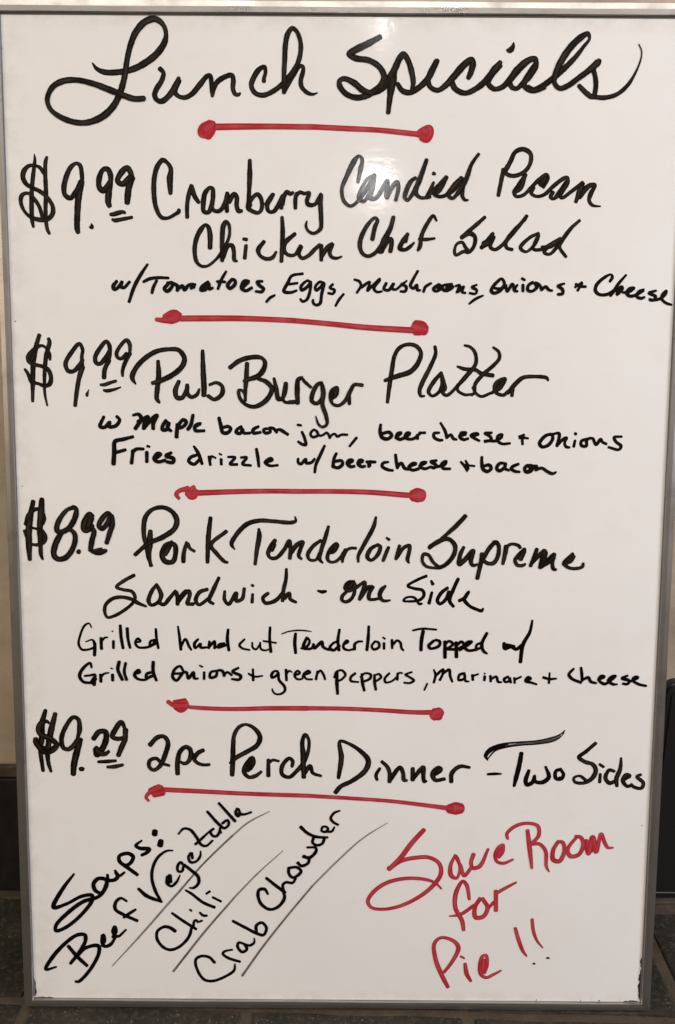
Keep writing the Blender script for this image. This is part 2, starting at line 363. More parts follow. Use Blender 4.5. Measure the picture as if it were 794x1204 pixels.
# ---- handwriting: every word is a part of the board, traced as marker strokes (x, y, width in 1/100 mm)
DATA = """Lunch|b|:-21623 87281 144 -21251 86807 361 -20565 86531 485 -19458 86538 516 -18273 86755 547 -17083 87309 608 -16038 88098 608 -15407 88967 545 -15249 89663 390 -15472 90398 421 -16139 90879 544 -17023 90652 605 -17846 89787 575 -18338 88670 515 -18626 87551 484 -18876 86148 516 -19272 84879 549 -19888 83746 581 -20948 82818 613 -22518 82340 488 -24142 82657 488 -25306 83429 394 -25577 84276 425 -25103 85266 486 -24202 85764 517 -23017 85870 455 -21547 85569 486 -20082 85043 548 -18908 84599 518 -18025 84351 487 -17210 84384 456;:-15830 86854 439 -15526 86520 392 -15680 85887 462 -16134 85198 486 -16310 84668 463 -16116 84278 440 -15707 84174 487 -15090 84623 510 -14523 85419 533 -14204 86106 346;:-14162 85896 416 -14470 85261 440 -14531 84891 417 -14202 84575 393 -13649 84505 417 -13090 84794 463 -12416 85537 509 -11744 86279 416 -11500 86281 416 -11395 85702 416 -11312 85069 486 -11339 84593 254;:-11313 84963 370 -10974 85705 463 -10306 86183 462 -9640 86345 416 -9510 85924 439 -9559 85291 416 -9373 84817 370 -9097 84744 323 -8929 84872 230;:-6878 85856 393 -6878 86099 346 -6744 86573 346 -6831 87046 369 -7296 86833 462 -7763 86146 485 -7965 85512 439 -7635 84901 416 -6970 84725 440 -6304 84941 440 -5417 85528 463 -4641 86323 485 -3979 87326 438 -3705 88480 414 -3783 89316 391 -4093 89991 367 -4445 90197 390 -4808 89779 460 -5006 88995 460 -5084 87634 438 -5139 86583 415 -5140 84948 370;:-5084 85107 370 -4309 86483 462 -3757 87149 345 -3514 87066 345 -3513 86698 392 -3700 85960 416 -3621 85433 393 -3199 84992 370 -2699 84826 277 -2256 84945 114
Specials|b|:3102 89552 452 2015 88973 588 863 88417 615 453 88134 507 997 87807 534 2158 87631 508 3067 87085 508 3463 86351 536 3278 85674 590 2445 84991 591 1285 84577 510 247 84854 482 -340 85529 482 -343 85959 427 43 86122 427 886 85782 536 1667 85171 537 2382 84905 510;:2316 84953 564 3218 85304 618 3854 86047 644 4359 86909 589 4797 87830 561 5114 88162 507 5508 87651 480 5846 86673 508 5989 85814 428 5870 85197 346;:4634 85744 373 5030 85192 482 5679 85011 482 6321 85323 509 7211 86129 563 7957 87605 480;:4418 87277 372 4177 86049 780 4002 84692 537 3864 83331 375;:8031 87666 426 7633 86929 589 7263 86006 482 7506 85454 428 8118 85223 428 8731 85584 509 9452 86327 590 10333 87313 616 10966 87782 453 11077 87440 562 10927 86704 508 10719 86236 400;:9265 86018 482 9602 85368 509 10450 85003 455 11411 85379 509 12298 86098 590 13046 87085 562 13446 87553 399;:13492 87271 372 12803 86531 427 12433 85853 482 12963 85364 428 13606 85491 455 14236 86049 563 14983 86974 670 15863 87714 562 16439 87840 426 16458 87228 535 15905 86366 590 15511 85749 455 15938 85321 455 16586 85263 455 17287 85563 482;:14302 85988 427 14444 85558 428 14901 85400 401 15404 85871 400 15895 86673 373 16450 87473 345;:14011 88534 264 14242 88535 507 14479 88805 399 14533 89147 128;:15875 85505 455 16397 85323 455 17225 85698 509 17981 86256 509 18734 86874 508 19854 87983 426 20529 88842 318 21017 89515 263 20873 89915 371 20431 89718 533 19560 88958 587 18704 87732 589 18169 86441 508 18149 85888 400 18591 85448 428 19294 85649 482 20175 86269 481 21179 87012 535 21801 87567 589 21924 87727 426;:21434 87075 427 21659 86278 427 21715 85541 428 21501 84738 401 20932 85068 455 20262 85680 373;:21263 84860 374 21655 84764 401 22563 84708 401 23585 84998 374 24458 85742 346 25060 86729 210 25464 87773 142 25533 88506 115 25276 89078 115
red_divider|r|:-11053 82082 564 -9382 82119 536 -6597 82150 481 -2421 82136 453;:-11537 82439 564 -12030 81863 1121 -12103 81502 1052;:-11398 82373 703 -11473 81840 843 -11825 81437 983;:-12283 81595 871 -11468 82306 703;:-2505 82135 453 280 82019 453 3066 81903 425 6413 81590 453;:6414 81550 509 6827 81820 620 7449 82063 620 7553 81691 564 7255 81221 704 6835 81352 704;:7109 81621 1122 7247 81689 1122
9.99|b|:-26861 79714 105 -26829 79267 274 -26985 78189 379 -27172 76747 401 -27244 75117 424 -27214 74028 361 -27134 73591 255;:-25778 79497 252 -25902 79093 358 -25958 78195 379 -25945 76483 402 -26025 75125 381 -25995 73944 339 -25893 73307 318 -25742 73016 255;:-26101 78104 295 -26412 78597 337 -26920 78773 274 -27388 78725 358 -27823 78273 464 -27907 77733 443 -27625 77195 401 -27074 76882 359 -26429 76571 380 -25791 76032 359 -25391 75310 381 -25438 74675 445 -25940 74218 403 -26691 74213 403 -27434 74481 318 -27888 74932 296 -28164 75655 360 -28080 76199 402 -27745 76427 317 -27372 76384 275 -26965 75934 338 -26563 75303 339 -26310 74397 318;:-22755 77495 380 -22783 78215 401 -22907 78798 379 -23229 78975 316 -23704 78658 421 -24098 77937 464 -24360 76945 486 -24284 76313 423 -23823 76045 444 -23340 76590 444 -22999 77088 507 -22803 77450 549 -22808 77270 486;:-22856 77225 549 -23121 76049 592 -23251 74689 551 -23301 73506 510 -23226 73142 403;:-22051 73878 148 -21991 73624 382 -22180 73586 233 -21965 73560 318;:-20281 77156 401 -20279 78056 485 -20531 78504 485 -20905 78457 421 -21248 77780 506 -21267 76969 486 -20946 76701 549 -20564 77064 486 -20322 77426 485;:-20326 77246 507 -20489 76252 592 -20520 75709 550 -20414 75393 423;:-18400 77708 443 -18484 78157 485 -18802 78623 485 -19228 78333 548 -19665 77520 464 -19250 77253 507 -18680 77706 570 -18490 77888 548;:-18398 77798 591 -18695 76986 591 -18825 76082 571 -18862 75674 508;:-20355 74694 297 -20102 74696 403 -19582 74845 402 -19206 74901 318 -19067 74811 254;:-20205 74259 233 -19972 74188 360 -19218 74311 339 -18464 74452 297
Cranberry|b|:-15065 76485 375 -15102 77729 562 -15011 78592 397 -15361 79128 350 -15694 79288 420 -16150 78801 444 -16446 77828 444 -16504 76422 445 -16321 75228 399 -15883 74468 352 -15321 74417 305 -14754 74693 305 -14356 74968 375 -14353 75132 281;:-13237 77200 303 -13435 76549 398 -13616 75571 375 -13630 74482 352;:-13204 77146 351 -12989 76335 445 -12602 75741 328;:-11361 76237 422 -11377 76887 374 -11578 77016 327 -12032 76558 445 -12210 75580 446 -12160 74982 375 -11767 74930 399 -11480 75476 422 -11304 76346 351;:-11361 76237 375 -11459 75367 375 -11259 75064 352 -10809 75045 375 -10355 75592 422 -10100 76570 327;:-10067 76462 375 -10186 75593 446 -10134 74995 375;:-9960 75811 446 -9506 76465 422 -9282 76250 422 -9287 75490 399 -9121 75056 423 -8840 75057 304;:-8126 79335 326 -8132 77988 468 -8194 76690 374 -8257 75387 446;:-8199 75605 564 -8257 75279 446 -7415 74903 328 -7132 75177 352 -7130 76046 375 -7465 76478 375 -7860 76205 351 -8199 75660 375;:-6681 75615 446 -6174 76378 422 -6118 76508 304;:-6061 76487 304 -6456 75942 422 -6625 75452 399 -6458 75018 328 -6064 75020 352 -5613 75622 422 -5219 76384 375;:-5332 76275 375 -5366 75297 352;:-5276 75624 375 -5107 76385 375 -4882 76711 351 -4602 76518 375 -4355 76628 280;:-4040 76608 280 -4152 76065 375 -4151 75305 328;:-4152 76282 351 -3760 76664 327 -3367 76558 304 -2940 76615 327 -3140 75963 398 -3027 75638 399 -2465 75641 351 -2074 76187 375 -1907 76513 327 -1959 75645 422 -1898 74556 399 -1950 73574 352 -2569 73187 282 -3077 73457 258 -3225 73893 234 -3136 74221 139
Candied|b|:1294 77532 303 1508 78613 420 1645 79474 326 1386 79741 255 998 79363 467 337 78066 421 -102 76875 327 129 75900 328 695 75524 281 1365 76017 328 2361 77431 421 2744 78189 303 2588 77108 468 2373 76240 445 2880 76189 375 3486 77114 421 3871 77711 327 3845 77116 445 3834 76249 375 4271 77119 398 4714 77554 374 4832 77122 374 4623 76037 328;:2688 78189 232 2188 77862 303 1580 76939 327 1386 76180 351 1815 75933 328 2369 76674 327;:6333 77942 303 5945 77670 397 5510 76802 445 5406 76259 375 5634 76043 304 6075 76588 374 6617 77674 444 7258 79456 326;:7205 79294 373 6726 77891 444 6353 76699 422 6753 76289 304 7427 76272 280;:7901 77574 256 7578 76815 374 7363 76326 351 7644 76327 257;:7853 78329 326 7999 78276 279;:7472 76489 327 8189 77143 398 9012 78034 350;:9046 78013 327 8306 76927 610 7975 76600 398 8316 76386 304 8988 76498 351 9755 77369 468 10302 77967 350;:10358 77967 350 9759 77153 515 9212 76500 374 9555 76231 304 10213 76939 421 10751 77916 444 11171 79104 326 11765 79967 279;:10858 78132 374 10432 77157 445 10449 76399 351 10681 76097 257 10928 76098 186
Pecan|b|:13932 78529 403 13567 76500 374;:13884 78730 285 14002 78529 432 14538 79340 432 14934 80147 402 15624 80393 431 16263 80022 402 16287 79283 373 15888 78608 373 15131 78199 374 14501 78195 374 14004 78462 344;:15898 78272 373 15367 77323 551 14962 76780 404 15113 76442 316 15741 76541 315 16422 77195 345 17101 77874 374 17718 78283 315 17867 78014 315 17473 77201 315;:17254 77470 609 17727 78013 462;:15833 78136 344 15511 77189 462 15101 76848 404;:16632 77196 374 16437 76721 345 16867 76453 286 17564 76593 345 18380 77342 374 19199 77955 374 19545 78052 315 19561 77620 403 18969 76534 404 19116 76332 316 19938 76879 345 20891 77628 344;:18328 76801 404 18132 76393 345 18417 76259 316 18824 76668 463 19491 77619 462;:20894 77561 433 20642 76815 522 20350 76000 316;:20657 76409 433 21462 77361 462 21950 77432 345 21629 76686 433 21510 76143 345 21806 75738 286 22513 75634 139
Chicken|b|:-11653 71888 425 -11642 73040 471 -11805 73695 376 -12029 73858 305 -12427 73473 447 -12831 72704 424 -13012 71715 401 -12854 70725 354 -12461 70341 283 -11895 70345 259 -11210 70846 259 -10639 71510 330 -9949 72941 282 -9999 73925 305 -10223 74142 329 -10451 73813 447 -10572 72718 424 -10588 70795 354;:-10472 71071 330 -10069 72063 377 -9729 72120 401 -9563 71627 377 -9512 70856 354 -9286 70770 235;:-8709 72675 282 -8427 72622 329;:-8486 72128 329 -8605 71028 354;:-6903 72467 353 -7414 71750 425 -7246 71256 330 -6681 70985 354 -6171 71098 354 -5831 71595 235;:-5320 74555 305 -5265 73299 424 -5379 70773 354;:-4187 73142 353 -5090 72314 448 -5146 71765 377 -4864 71382 330 -4241 71331 306 -3677 72104 377;:-3620 72049 353 -3845 71443 354 -3562 71060 330 -2997 71283 354 -2433 71837 377 -1982 72224 329;:-1869 72170 377 -1863 70905 354;:-1865 71236 425 -1303 72009 424 -910 72341 306;:-853 72286 306 -1131 71570 377 -959 71186 306 -506 71079 282 -77 71225 164
Chef|b|:2607 72705 400 2821 73746 400 3040 74348 352 2812 74532 305 2199 73960 376 1591 72753 424 1542 71985 401 1773 71492 330 2227 71274 330 2790 71498 353 3570 72437 400 4176 73645 423 4444 74629 352;:4230 73755 400 3514 72436 448 3298 71611 401;:3410 71667 448 3908 72549 448 4244 72770 353 4306 72332 424 4202 71672 377;:5704 73217 305 5489 72559 424;:5705 73163 353 5208 72447 424 5046 71952 424 5500 71845 330 5947 72123 329 6281 72454 187;:8221 74326 186 7931 74760 281 7491 74212 352 6947 73116 376 6795 72128 377 6631 71797 258;:6671 72785 187 7292 72734 305 8081 72827 211
Salad|b|:12445 74658 322 11586 73910 390 10411 72896 357 11122 73288 457 11608 72981 390 11547 72204 357 11080 71656 324 10678 71731 324 9964 71415 290 9845 71726 290 10024 72350 256 10500 72508 290 10831 72044 324 11127 71703 324;:13199 73301 323 12659 72522 525 12191 72052 391;:13121 73223 390 13055 72680 558 12423 72365 626;:13287 72992 323 12989 72135 357 13396 71904 324 14025 72297 357 14801 73156 390 15572 74090 356 16109 74789 322;:16036 74557 289 14951 73467 356 14339 72532 357 14432 72067 324 14917 71914 324;:17192 73326 289 16406 72934 323 15632 72074 357 16123 71735 256 16903 72393 323 17197 73171 323 16755 72004 290 17398 71930 324 18342 72402 391 19126 72873 357;:17953 72089 391 17726 71698 324 18211 71546 290 19137 72563 390 19897 73653 323 20746 74432 289;:20205 73965 289 19291 72719 357 19070 72174 323 19661 71321 290;:17553 72086 424 18350 72169 256 18971 72717 290
w/|b|:-19926 68983 327 -20249 68524 371 -20150 68270 349 -19834 68425 327 -19513 68834 327;:-19459 68936 327 -19572 68528 371 -19313 68428 305 -18782 68940 283;:-17173 70450 217 -17728 69657 327 -18374 68536 349 -18869 67208 284
Tomatoes|b|:-17554 68948 283 -17008 69205 305 -16174 69312 283 -15342 69287 239;:-16386 69057 261 -16708 68445 305 -16821 67986 284;:-15349 68809 305 -15720 68349 349 -15463 68148 349 -15040 68557 327 -14984 68863 305 -15452 68860 283;:-14932 68812 327 -14571 68611 349 -14576 68204 306;:-14522 68357 327 -14102 68614 327 -13950 68259 327 -13581 68668 327 -13111 68722 305 -13114 68468 284;:-13357 68404 305 -12988 68763 240;:-11840 68973 305 -12418 68512 349 -12525 68257 305 -12107 68362 415 -11790 68821 327 -11742 68364 327 -11429 68468 240;:-10241 69896 217 -10694 69133 305 -10982 68369 262;:-11059 69009 261 -10331 68983 240;:-9757 69190 305 -10125 68679 349 -9919 68426 327 -9447 68836 327 -9497 69141 305 -9757 69190 305;:-8877 68484 349 -8354 68945 349 -8249 69047 261 -8665 69044 349 -8877 68433 349 -8514 68232 305 -7991 68490 283;:-7052 69055 240 -7521 69001 305 -7314 68697 327 -6950 68395 327 -7107 68159 284 -7649 68187 240;:-5961 67861 196 -6379 67634 284 -6713 67275 218
Eggs|b|:-3497 69737 261 -4484 69528 283 -4796 68968 327 -5160 68203 327 -4587 68104 306 -4014 68281 218;:-4692 68816 261 -3963 68922 240;:-2767 68980 283 -3079 69131 261 -3651 68619 305 -3598 68314 327 -3130 68572 305 -2818 68929 283 -2920 67962 306 -3179 67451 284 -3544 67347 262 -3701 67550 218;:-1674 68937 283 -1986 69036 261 -2401 68576 283 -2296 68323 305 -1932 68579 305 -1622 68937 305 -1825 67969 306 -1978 67152 306 -2395 67048 284 -2605 67353 262 -2553 67506 196;:-840 68840 261 -1099 68534 262 -681 68333 284 -836 68027 262 -1253 68075 240;:123 68002 240 -311 67469 284 -589 66957 218
Mushrooms|b|:1046 69259 216 1484 69109 278 1643 68755 257 1285 68111 237;:1697 68603 320 2421 69064 236 2221 68301 258 2633 68710 257 3302 69324 278;:3303 69222 278 2791 68508 299 3055 68204 258 3523 68258 195;:3879 68972 299 3677 68463 278 4095 68364 299 4504 68925 278;:4556 68926 257 4405 68518 278 4719 68419 237 5234 68829 257 5696 69187 174;:5232 68930 278 5653 68628 299 5554 68271 278 5138 68269 216;:6649 70035 236 6266 69343 278 6016 68732 299 6279 68530 278 6586 68837 278 6646 68380 278 6907 68382 195;:7170 68231 237 7319 68639 278 7729 68946 236;:7195 68231 237 7344 68639 257 7858 68998 216;:8536 68900 278 8076 68491 341 8236 68288 258 8648 68495 299 8641 68850 257 8439 68544 257;:9681 68908 278 8851 68750 278 8910 68445 320 9276 68346 278 9789 68705 278 9167 68600 237;:9996 68757 216 10359 68811 278 10113 68199 237;:10216 68250 278 10726 68711 257 10580 68253 258 10895 68153 216;:11867 68871 216 11456 68665 257 11878 68414 278 11781 68108 237 11259 68155 237;:12462 67959 174 11793 67649 279 11229 67217 174
Onions|b|:14336 68610 257 14264 69163 280 14030 69405 257 13696 69160 303 13256 68658 303 13174 68325 326 13439 68160 303 13945 68385 326 14273 68831 303;:13313 68658 257 13713 68550 257 14052 68608 235;:14442 68887 235 14571 68334 280 15008 68947 303 15126 68781 280 15194 68393 280 15480 68339 235;:15191 68504 303 15463 68894 212;:15844 69450 257 16097 69308 234;:15951 68897 280 15968 68343 280;:16818 69124 280 16430 68845 303 16385 68456 303 16729 68347 280 17173 68683 303 16990 69070 280 17392 68906 280 17634 68464 303;:17577 68464 280 17965 68744 303 18259 68468 280 18544 68415 235;:19601 69031 212 19042 68806 280 19449 68531 303 19463 68143 280 19066 68107 280
plus_sign|b|:20603 68982 280 21007 68819 325 21520 68767 235;:20557 68705 235 21165 69152 234;:21167 69097 257 20794 68429 257
Cheese|b|:23601 69223 257 23812 69612 302 23689 69832 212 23077 69552 302 22423 68883 325 22386 68384 326 22738 68108 303 23363 68112 303 24031 68450 326;:25016 69807 212 24348 69006 303 24031 68450 326 23708 68004 280;:24262 68340 280 24641 68786 303 24759 68676 280 24492 68286 303 24272 68118 303;:24776 68288 235 25284 68347 303 25781 68683 280 25386 68625 325 25119 68235 326 25414 67992 303 25922 68073 303 26640 68522 280 26193 68353 303 26040 67963 303 26445 67799 280 26724 67912 235;:27721 68473 235 27107 68248 280 27688 67973 303 27533 67639 280 27188 67715 280;:27249 67637 280 28039 67753 280 28532 68146 303 28630 68457 280 28304 68144 280 28266 67755 280 28624 67423 258 29143 67260 212
red_divider|r|:-16485 65696 363 -15872 65637 492 -15386 65719 816;:-15627 65829 815 -14978 65991 1138 -14655 65993 1041 -15224 65720 913;:-14253 65790 525 -12314 65818 525 -9082 65839 492 -6658 65775 460 -4234 65680 460;:-4331 65680 460 -1098 65415 460 2139 65119 493 6185 64907 525;:6534 65337 913 7069 65230 978 7348 64994 816;:6510 64861 881 6993 64991 1140 7384 64803 752;:6473 65115 978 7186 65040 1140
9.99|b|:-26915 64277 366 -27234 63244 452 -27515 61925 475 -27606 60603 454 -27696 58420 282;:-26114 63955 323 -26026 63721 388 -26350 62498 431 -26509 61366 389 -26585 60136 325 -26579 59093 260 -26391 58048 173;:-26027 62105 259 -26060 62594 345 -26285 63062 237 -26706 63341 280 -27335 63056 388 -27930 62394 453 -27925 61970 410 -27475 61690 389 -26857 61553 345 -26244 61273 389 -25980 60519 411 -26141 59950 433 -26577 59805 346 -27146 59991 303 -27528 60036 346 -27627 59940 303;:-27538 62678 669 -27700 62113 561;:-28302 61260 238 -28074 60931 324 -27624 60035 411 -27429 60131 303;:-23174 61577 389 -23168 62519 345 -23089 62989 345 -23361 63532 345 -23999 62889 410 -24651 61756 410 -24429 61144 411 -24000 61099 389 -23363 61670 453 -23111 62143 345;:-23157 61482 518 -23491 60441 433 -23713 59302 412 -23890 58064 347;:-22633 59499 86 -22809 59004 303 -22762 58947 238;:-20860 61780 324 -20676 62723 388 -20699 63380 388 -20958 63754 344 -21446 63282 409 -21994 62338 410 -21910 61868 389 -21577 61776 389 -21038 62344 431 -20741 62817 388;:-20758 62064 410 -21158 61307 432 -21242 60550 433;:-18877 62923 323 -18885 63486 388 -19144 63878 366 -19629 63481 345 -20074 62727 366 -19987 62351 345 -19655 62259 345 -19168 62686 388;:-18881 62735 388 -19378 61790 389 -19583 61128 324 -19572 60703 238;:-21573 59932 238 -21238 59935 346 -20658 60128 325 -20176 60273 281;:-21297 59460 238 -21058 59395 325 -20384 59513 281 -19756 59726 130
Pub|b|:-18419 60011 152 -18720 60563 466 -18457 61302 465 -17631 62226 465 -16502 62906 438 -15382 63097 386 -14515 63017 412 -14028 62311 465 -14223 61636 491 -15042 60894 492 -16171 60333 466 -16922 60107 361;:-16392 62051 334 -16350 60824 492 -16495 59592 466 -16546 58727 415 -16327 58382 257;:-14552 60282 361 -14875 59479 466 -14759 58863 441 -14323 58804 415 -13877 59486 414 -13809 59979 361;:-13811 59795 414 -13818 59239 414 -13448 58896 362 -12946 59122 362 -12729 59617 205;:-12406 62994 334 -12364 61096 492 -12315 59866 519 -12323 59064 467;:-11815 59992 283 -11190 60181 309 -10694 59877 362 -10700 59198 440 -11390 58699 362 -11949 59005 362
Burger|b|:-9980 61513 401 -9158 62112 437 -8297 62397 436 -7437 62462 400 -7008 62295 328 -6837 61915 419 -7054 61234 491 -7529 60764 474 -8306 60503 420 -8738 60330 293;:-7444 60551 329 -6755 60300 420 -6238 59707 438 -6412 59108 457 -7019 58419 457 -7885 58070 385 -8662 58322 330 -9134 58919 330 -9174 59517 311 -8915 59518 257 -8701 59178 203;:-8446 61905 383 -8521 60544 438 -8613 59435 348 -8618 58580 275;:-6047 60603 257 -5850 59709 420 -5635 58770 421 -5290 58858 384 -5030 59715 474 -4987 60184 365;:-5333 58944 293 -5074 58517 294 -4425 58479 312 -3907 58525 330;:-3906 58439 403 -3995 59721 438 -3867 60490 383 -3522 60705 275;:-4706 58529 284 -3937 58582 324;:-3937 58392 405 -3939 59722 424 -3892 60480 403 -3653 60671 283 -3269 60295 303 -2741 59824 283;:-1832 60209 343 -2119 60113 384 -2595 59256 424 -2641 58590 384 -2208 58403 364 -1730 58882 384 -1657 59642 424 -1832 60304 263 -1637 59452 464 -1708 58311 405 -1386 57360 385 -1286 56596 305 -1622 56306 264 -2008 56495 244 -2300 57258 122;:-961 58744 324 -484 59270 465 -392 59840 283 -870 59552 364 -961 58792 364 -767 58365 284 -286 58225 304 288 58610 344 714 59373 384 950 59849 323;:-583 59649 525 -579 59079 424;:667 59277 344 722 58375 324;:761 59468 364 1139 60087 343 1523 60089 303 1858 60044 363
Platter|b|:4117 58534 336 4271 59903 408 4481 61380 431 4694 62625 382 5085 63304 382 5766 63646 334 6569 63539 382 7036 62978 382 6822 62074 455 6147 61277 479 5005 60873 455 3862 60468 335;:8286 63493 310 8355 62874 358 7863 61628 407 7198 60263 432 6980 59579 384 7103 59124 287 7425 59126 215;:8904 61182 335 8230 60383 407 7787 59470 360 8139 59131 287 8708 59476 336 8982 60161 335 8906 61068 311 9152 60276 359 9276 59822 335 9054 59422 336 9404 59196 311 9971 59599 311 10419 60170 263;:9766 59346 231 10252 59904 335 11223 61017 439 11945 62003 360 11859 62981 334 11414 63467 282 10915 63610 229;:10311 61748 230 10962 61531 361 11959 61452 361 12464 61148 387 13525 60971 387;:10434 60151 283 10382 59658 283 11014 59267 283 11637 59296 257;:11639 59235 283 11883 59421 309 11928 60161 361 12591 61026 387 13563 61891 360 14043 62507 334 13966 63056 308 13459 63456 229;:11747 59914 283 12008 59422 283 12514 59117 283 13379 59431 283;:13442 59432 283 14114 59929 545 14591 60671 361 13976 60421 440 13678 59926 388 13878 59434 336 14506 59253 336 14872 59564 309;:13861 60051 675 14349 60423 675;:14875 59441 362 15597 60308 440 16205 60804 387 17073 60908 335 18320 60794 335 18452 60573 204;:15297 59937 414 15256 59197 336
with_abbreviation|b|:-21340 57090 304 -21698 56217 358 -21295 56152 358 -20812 56625 331 -20888 56222 358 -20280 56293 358 -19931 56831 331 -20194 57137 277
Maple|b|:-18709 57241 248 -18236 57337 333 -17973 56978 389 -18531 56036 362;:-18249 56641 418 -17364 57116 361 -17642 56645 390 -17788 56041 305 -17305 56648 390 -16553 57255 361 -16903 56516 390 -16911 56047 362;:-15752 56792 333 -16028 56388 361 -16102 55985 333 -15697 55988 362 -15484 56660 333 -15627 56123 361 -15294 55856 277;:-14745 56464 333 -14829 55322 390;:-14748 56263 361 -14201 56869 333 -13933 56670 361 -14208 56266 333 -14615 56129 333;:-13319 57316 304 -13532 56405 361 -13807 56000 333;:-13197 56206 305 -12654 56544 305 -13128 56340 361 -13133 55938 333 -12323 55903 277
bacon|b|:-11000 57055 345 -10814 56291 386 -10674 55765 386 -10240 55720 366 -9948 56106 345 -10188 56296 325 -10622 56197 325;:-8983 56303 284 -9370 56014 345 -9468 55773 345 -9083 55680 345 -8888 56065 325 -8793 55730 325 -8215 55714 285;:-7441 56314 264 -7924 56023 366 -7926 55735 345 -7250 55788 285;:-6671 56127 285 -7009 56029 285 -6865 55742 325 -6382 55842 305 -6478 56176 285 -6093 56131 305 -5804 55797 305;:-5996 55940 264 -5514 56039 305 -4791 55612 285
jam|b|:-5470 55991 278 -4795 55564 220;:-3928 56481 258 -3620 56435 239;:-3542 55860 258 -3299 55286 297 -3201 54710 317 -3540 54756 297 -3878 54994 239;:-2578 56011 239 -2770 55674 258 -2576 55387 258 -2095 55582 278 -2192 55917 239 -2482 56059 258;:-2241 55917 239 -1950 55535 239 -1612 55605 239 -1324 55798 239 -1150 55636 239 -1013 55320 259;:-1052 55349 220 -745 55668 239 -533 55669 239 -377 55459 239 27 55625 258 557 55628 220;:1380 55365 278 759 54592 239
beer|b|:3542 56564 264 3492 55989 337 3672 55415 362 4195 55280 338 4538 55593 337 4303 55880 313 3726 55761 313;:4888 55365 265 5402 55829 289 5114 55770 337 4945 55423 313 5353 55253 313 6155 55777 313 5923 55833 313 5756 55429 313 6163 55259 289 6625 55377 289 7137 55841 264;:7022 55840 264 7542 55855 264;:6851 55666 289 6881 55298 289
cheese|b|:8815 55852 240 8353 55791 313 8360 55446 313 8828 55196 313 9117 55197 265;:8913 56738 240 9332 56028 313 9518 55396 313;:9517 55454 313 9859 55686 289 10098 55342 313 10389 55252 240;:10673 55519 264 11243 55868 264 10897 55866 313 10673 55519 337 10968 55256 289 11429 55351 265;:10610 55624 224 11186 55724 285 11086 55867 264 10797 55865 305 10758 55481 325 11052 55243 285 11388 55341 244;:11671 55583 285 12343 55731 264 12196 55826 285 11670 55631 305 12063 55346 285 12454 55156 244;:13544 55883 264 12919 55831 285 13408 55547 305 13512 55259 305 12937 55111 325;:13225 55161 265 13901 55166 305 14422 55505 305 14463 55745 264 14082 55599 285 14094 55167 285 14487 54910 285 15209 54953 244
plus_sign|b|:16439 55759 220 16308 55326 278 16341 54865 239;:16062 55468 297 16400 55470 297 16836 55406 201;:16011 55564 239 16393 55710 200
Fries|b|:-18747 55323 305 -19630 55089 362 -20378 54882 391 -20466 53938 419 -20558 52856 420;:-20264 53912 334 -19447 54147 306;:-18771 54084 334 -18929 52934 335;:-18842 53948 363 -18430 54221 334 -17821 54225 277;:-17478 54497 249 -17276 54431 220;:-17528 53957 334 -17544 53079 335;:-16890 53286 334 -16272 53763 334 -16542 53829 363 -16889 53354 363 -16554 53085 335 -15875 53225 335;:-15323 53904 306 -15801 53631 363 -15127 53365 391 -15200 53027 335 -15741 53091 335
drizzle|b|:-13285 54498 251 -12886 53853 360 -12558 52909 306;:-13023 53717 306 -13567 53511 333 -13775 53171 333 -13304 52877 333 -12757 53313 333;:-11949 53592 259 -11811 52820 279;:-11856 53206 279 -11707 53594 259 -11321 53451 201;:-10979 53840 220 -10787 53744 182;:-10838 53358 298 -10823 52875 279;:-10208 53555 240 -9579 53511 279 -10019 52929 298 -9390 52885 279;:-9047 53515 240 -8515 53518 279 -8905 52936 298 -8131 52796 240;:-7642 54296 298 -7500 53429 337 -7425 52704 259;:-6823 53047 240 -6194 53341 279 -6339 53485 259 -6872 53095 298 -6485 52807 279 -5710 52841 240
w/|b|:-3876 53453 245 -3875 53115 306 -3633 52971 306 -3198 53409 306 -3149 53071 306 -2665 53123 306 -2376 53463 225;:-1492 54625 265 -1894 53755 326 -2277 52884 306 -2371 52205 245
beer|b|:-425 53958 265 -635 53474 306 -727 52749 327;:-727 52749 306 -242 52655 327 143 52996 326 44 53286 306 -536 53233 306;:530 52999 286 1060 53292 306 817 53387 326 577 53096 367 871 52759 347 1209 52810 286;:1498 53005 286 1979 53299 306 1688 53345 326 1546 53006 347 1887 52766 327 2177 52817 245;:2292 53210 265 2641 53212 314 3047 53192 265;:2467 53188 290 2506 52747 266
cheese|b|:2601 52806 290 2655 53154 290 3119 53192 265;:4280 53200 241 3817 53104 314 3704 52813 339 4231 52503 314 4697 52437 266;:4909 53864 289 4975 53344 338 5101 52648 314;:5099 52764 314 5443 53115 314 5740 52653 339 6090 52539 290;:6087 52771 314 6779 53066 314 6431 53063 339 6146 52713 339 6440 52483 314 7019 52603 314;:7073 52836 290 7706 53188 290 7300 53127 339 7190 52778 339 7600 52607 290 8062 52784 266;:8631 53368 265 8111 53249 314 8581 52962 339 8412 52694 314 8120 52785 290;:8643 52788 290 9393 53025 314 9503 53316 265 9101 53081 314 9226 52676 314 9866 52622 266
plus_sign|b|:10807 53266 221 11155 52882 279 11407 52448 240;:11240 53366 221 11443 52981 259 11500 52594 240;:11153 52979 240 12074 52888 201
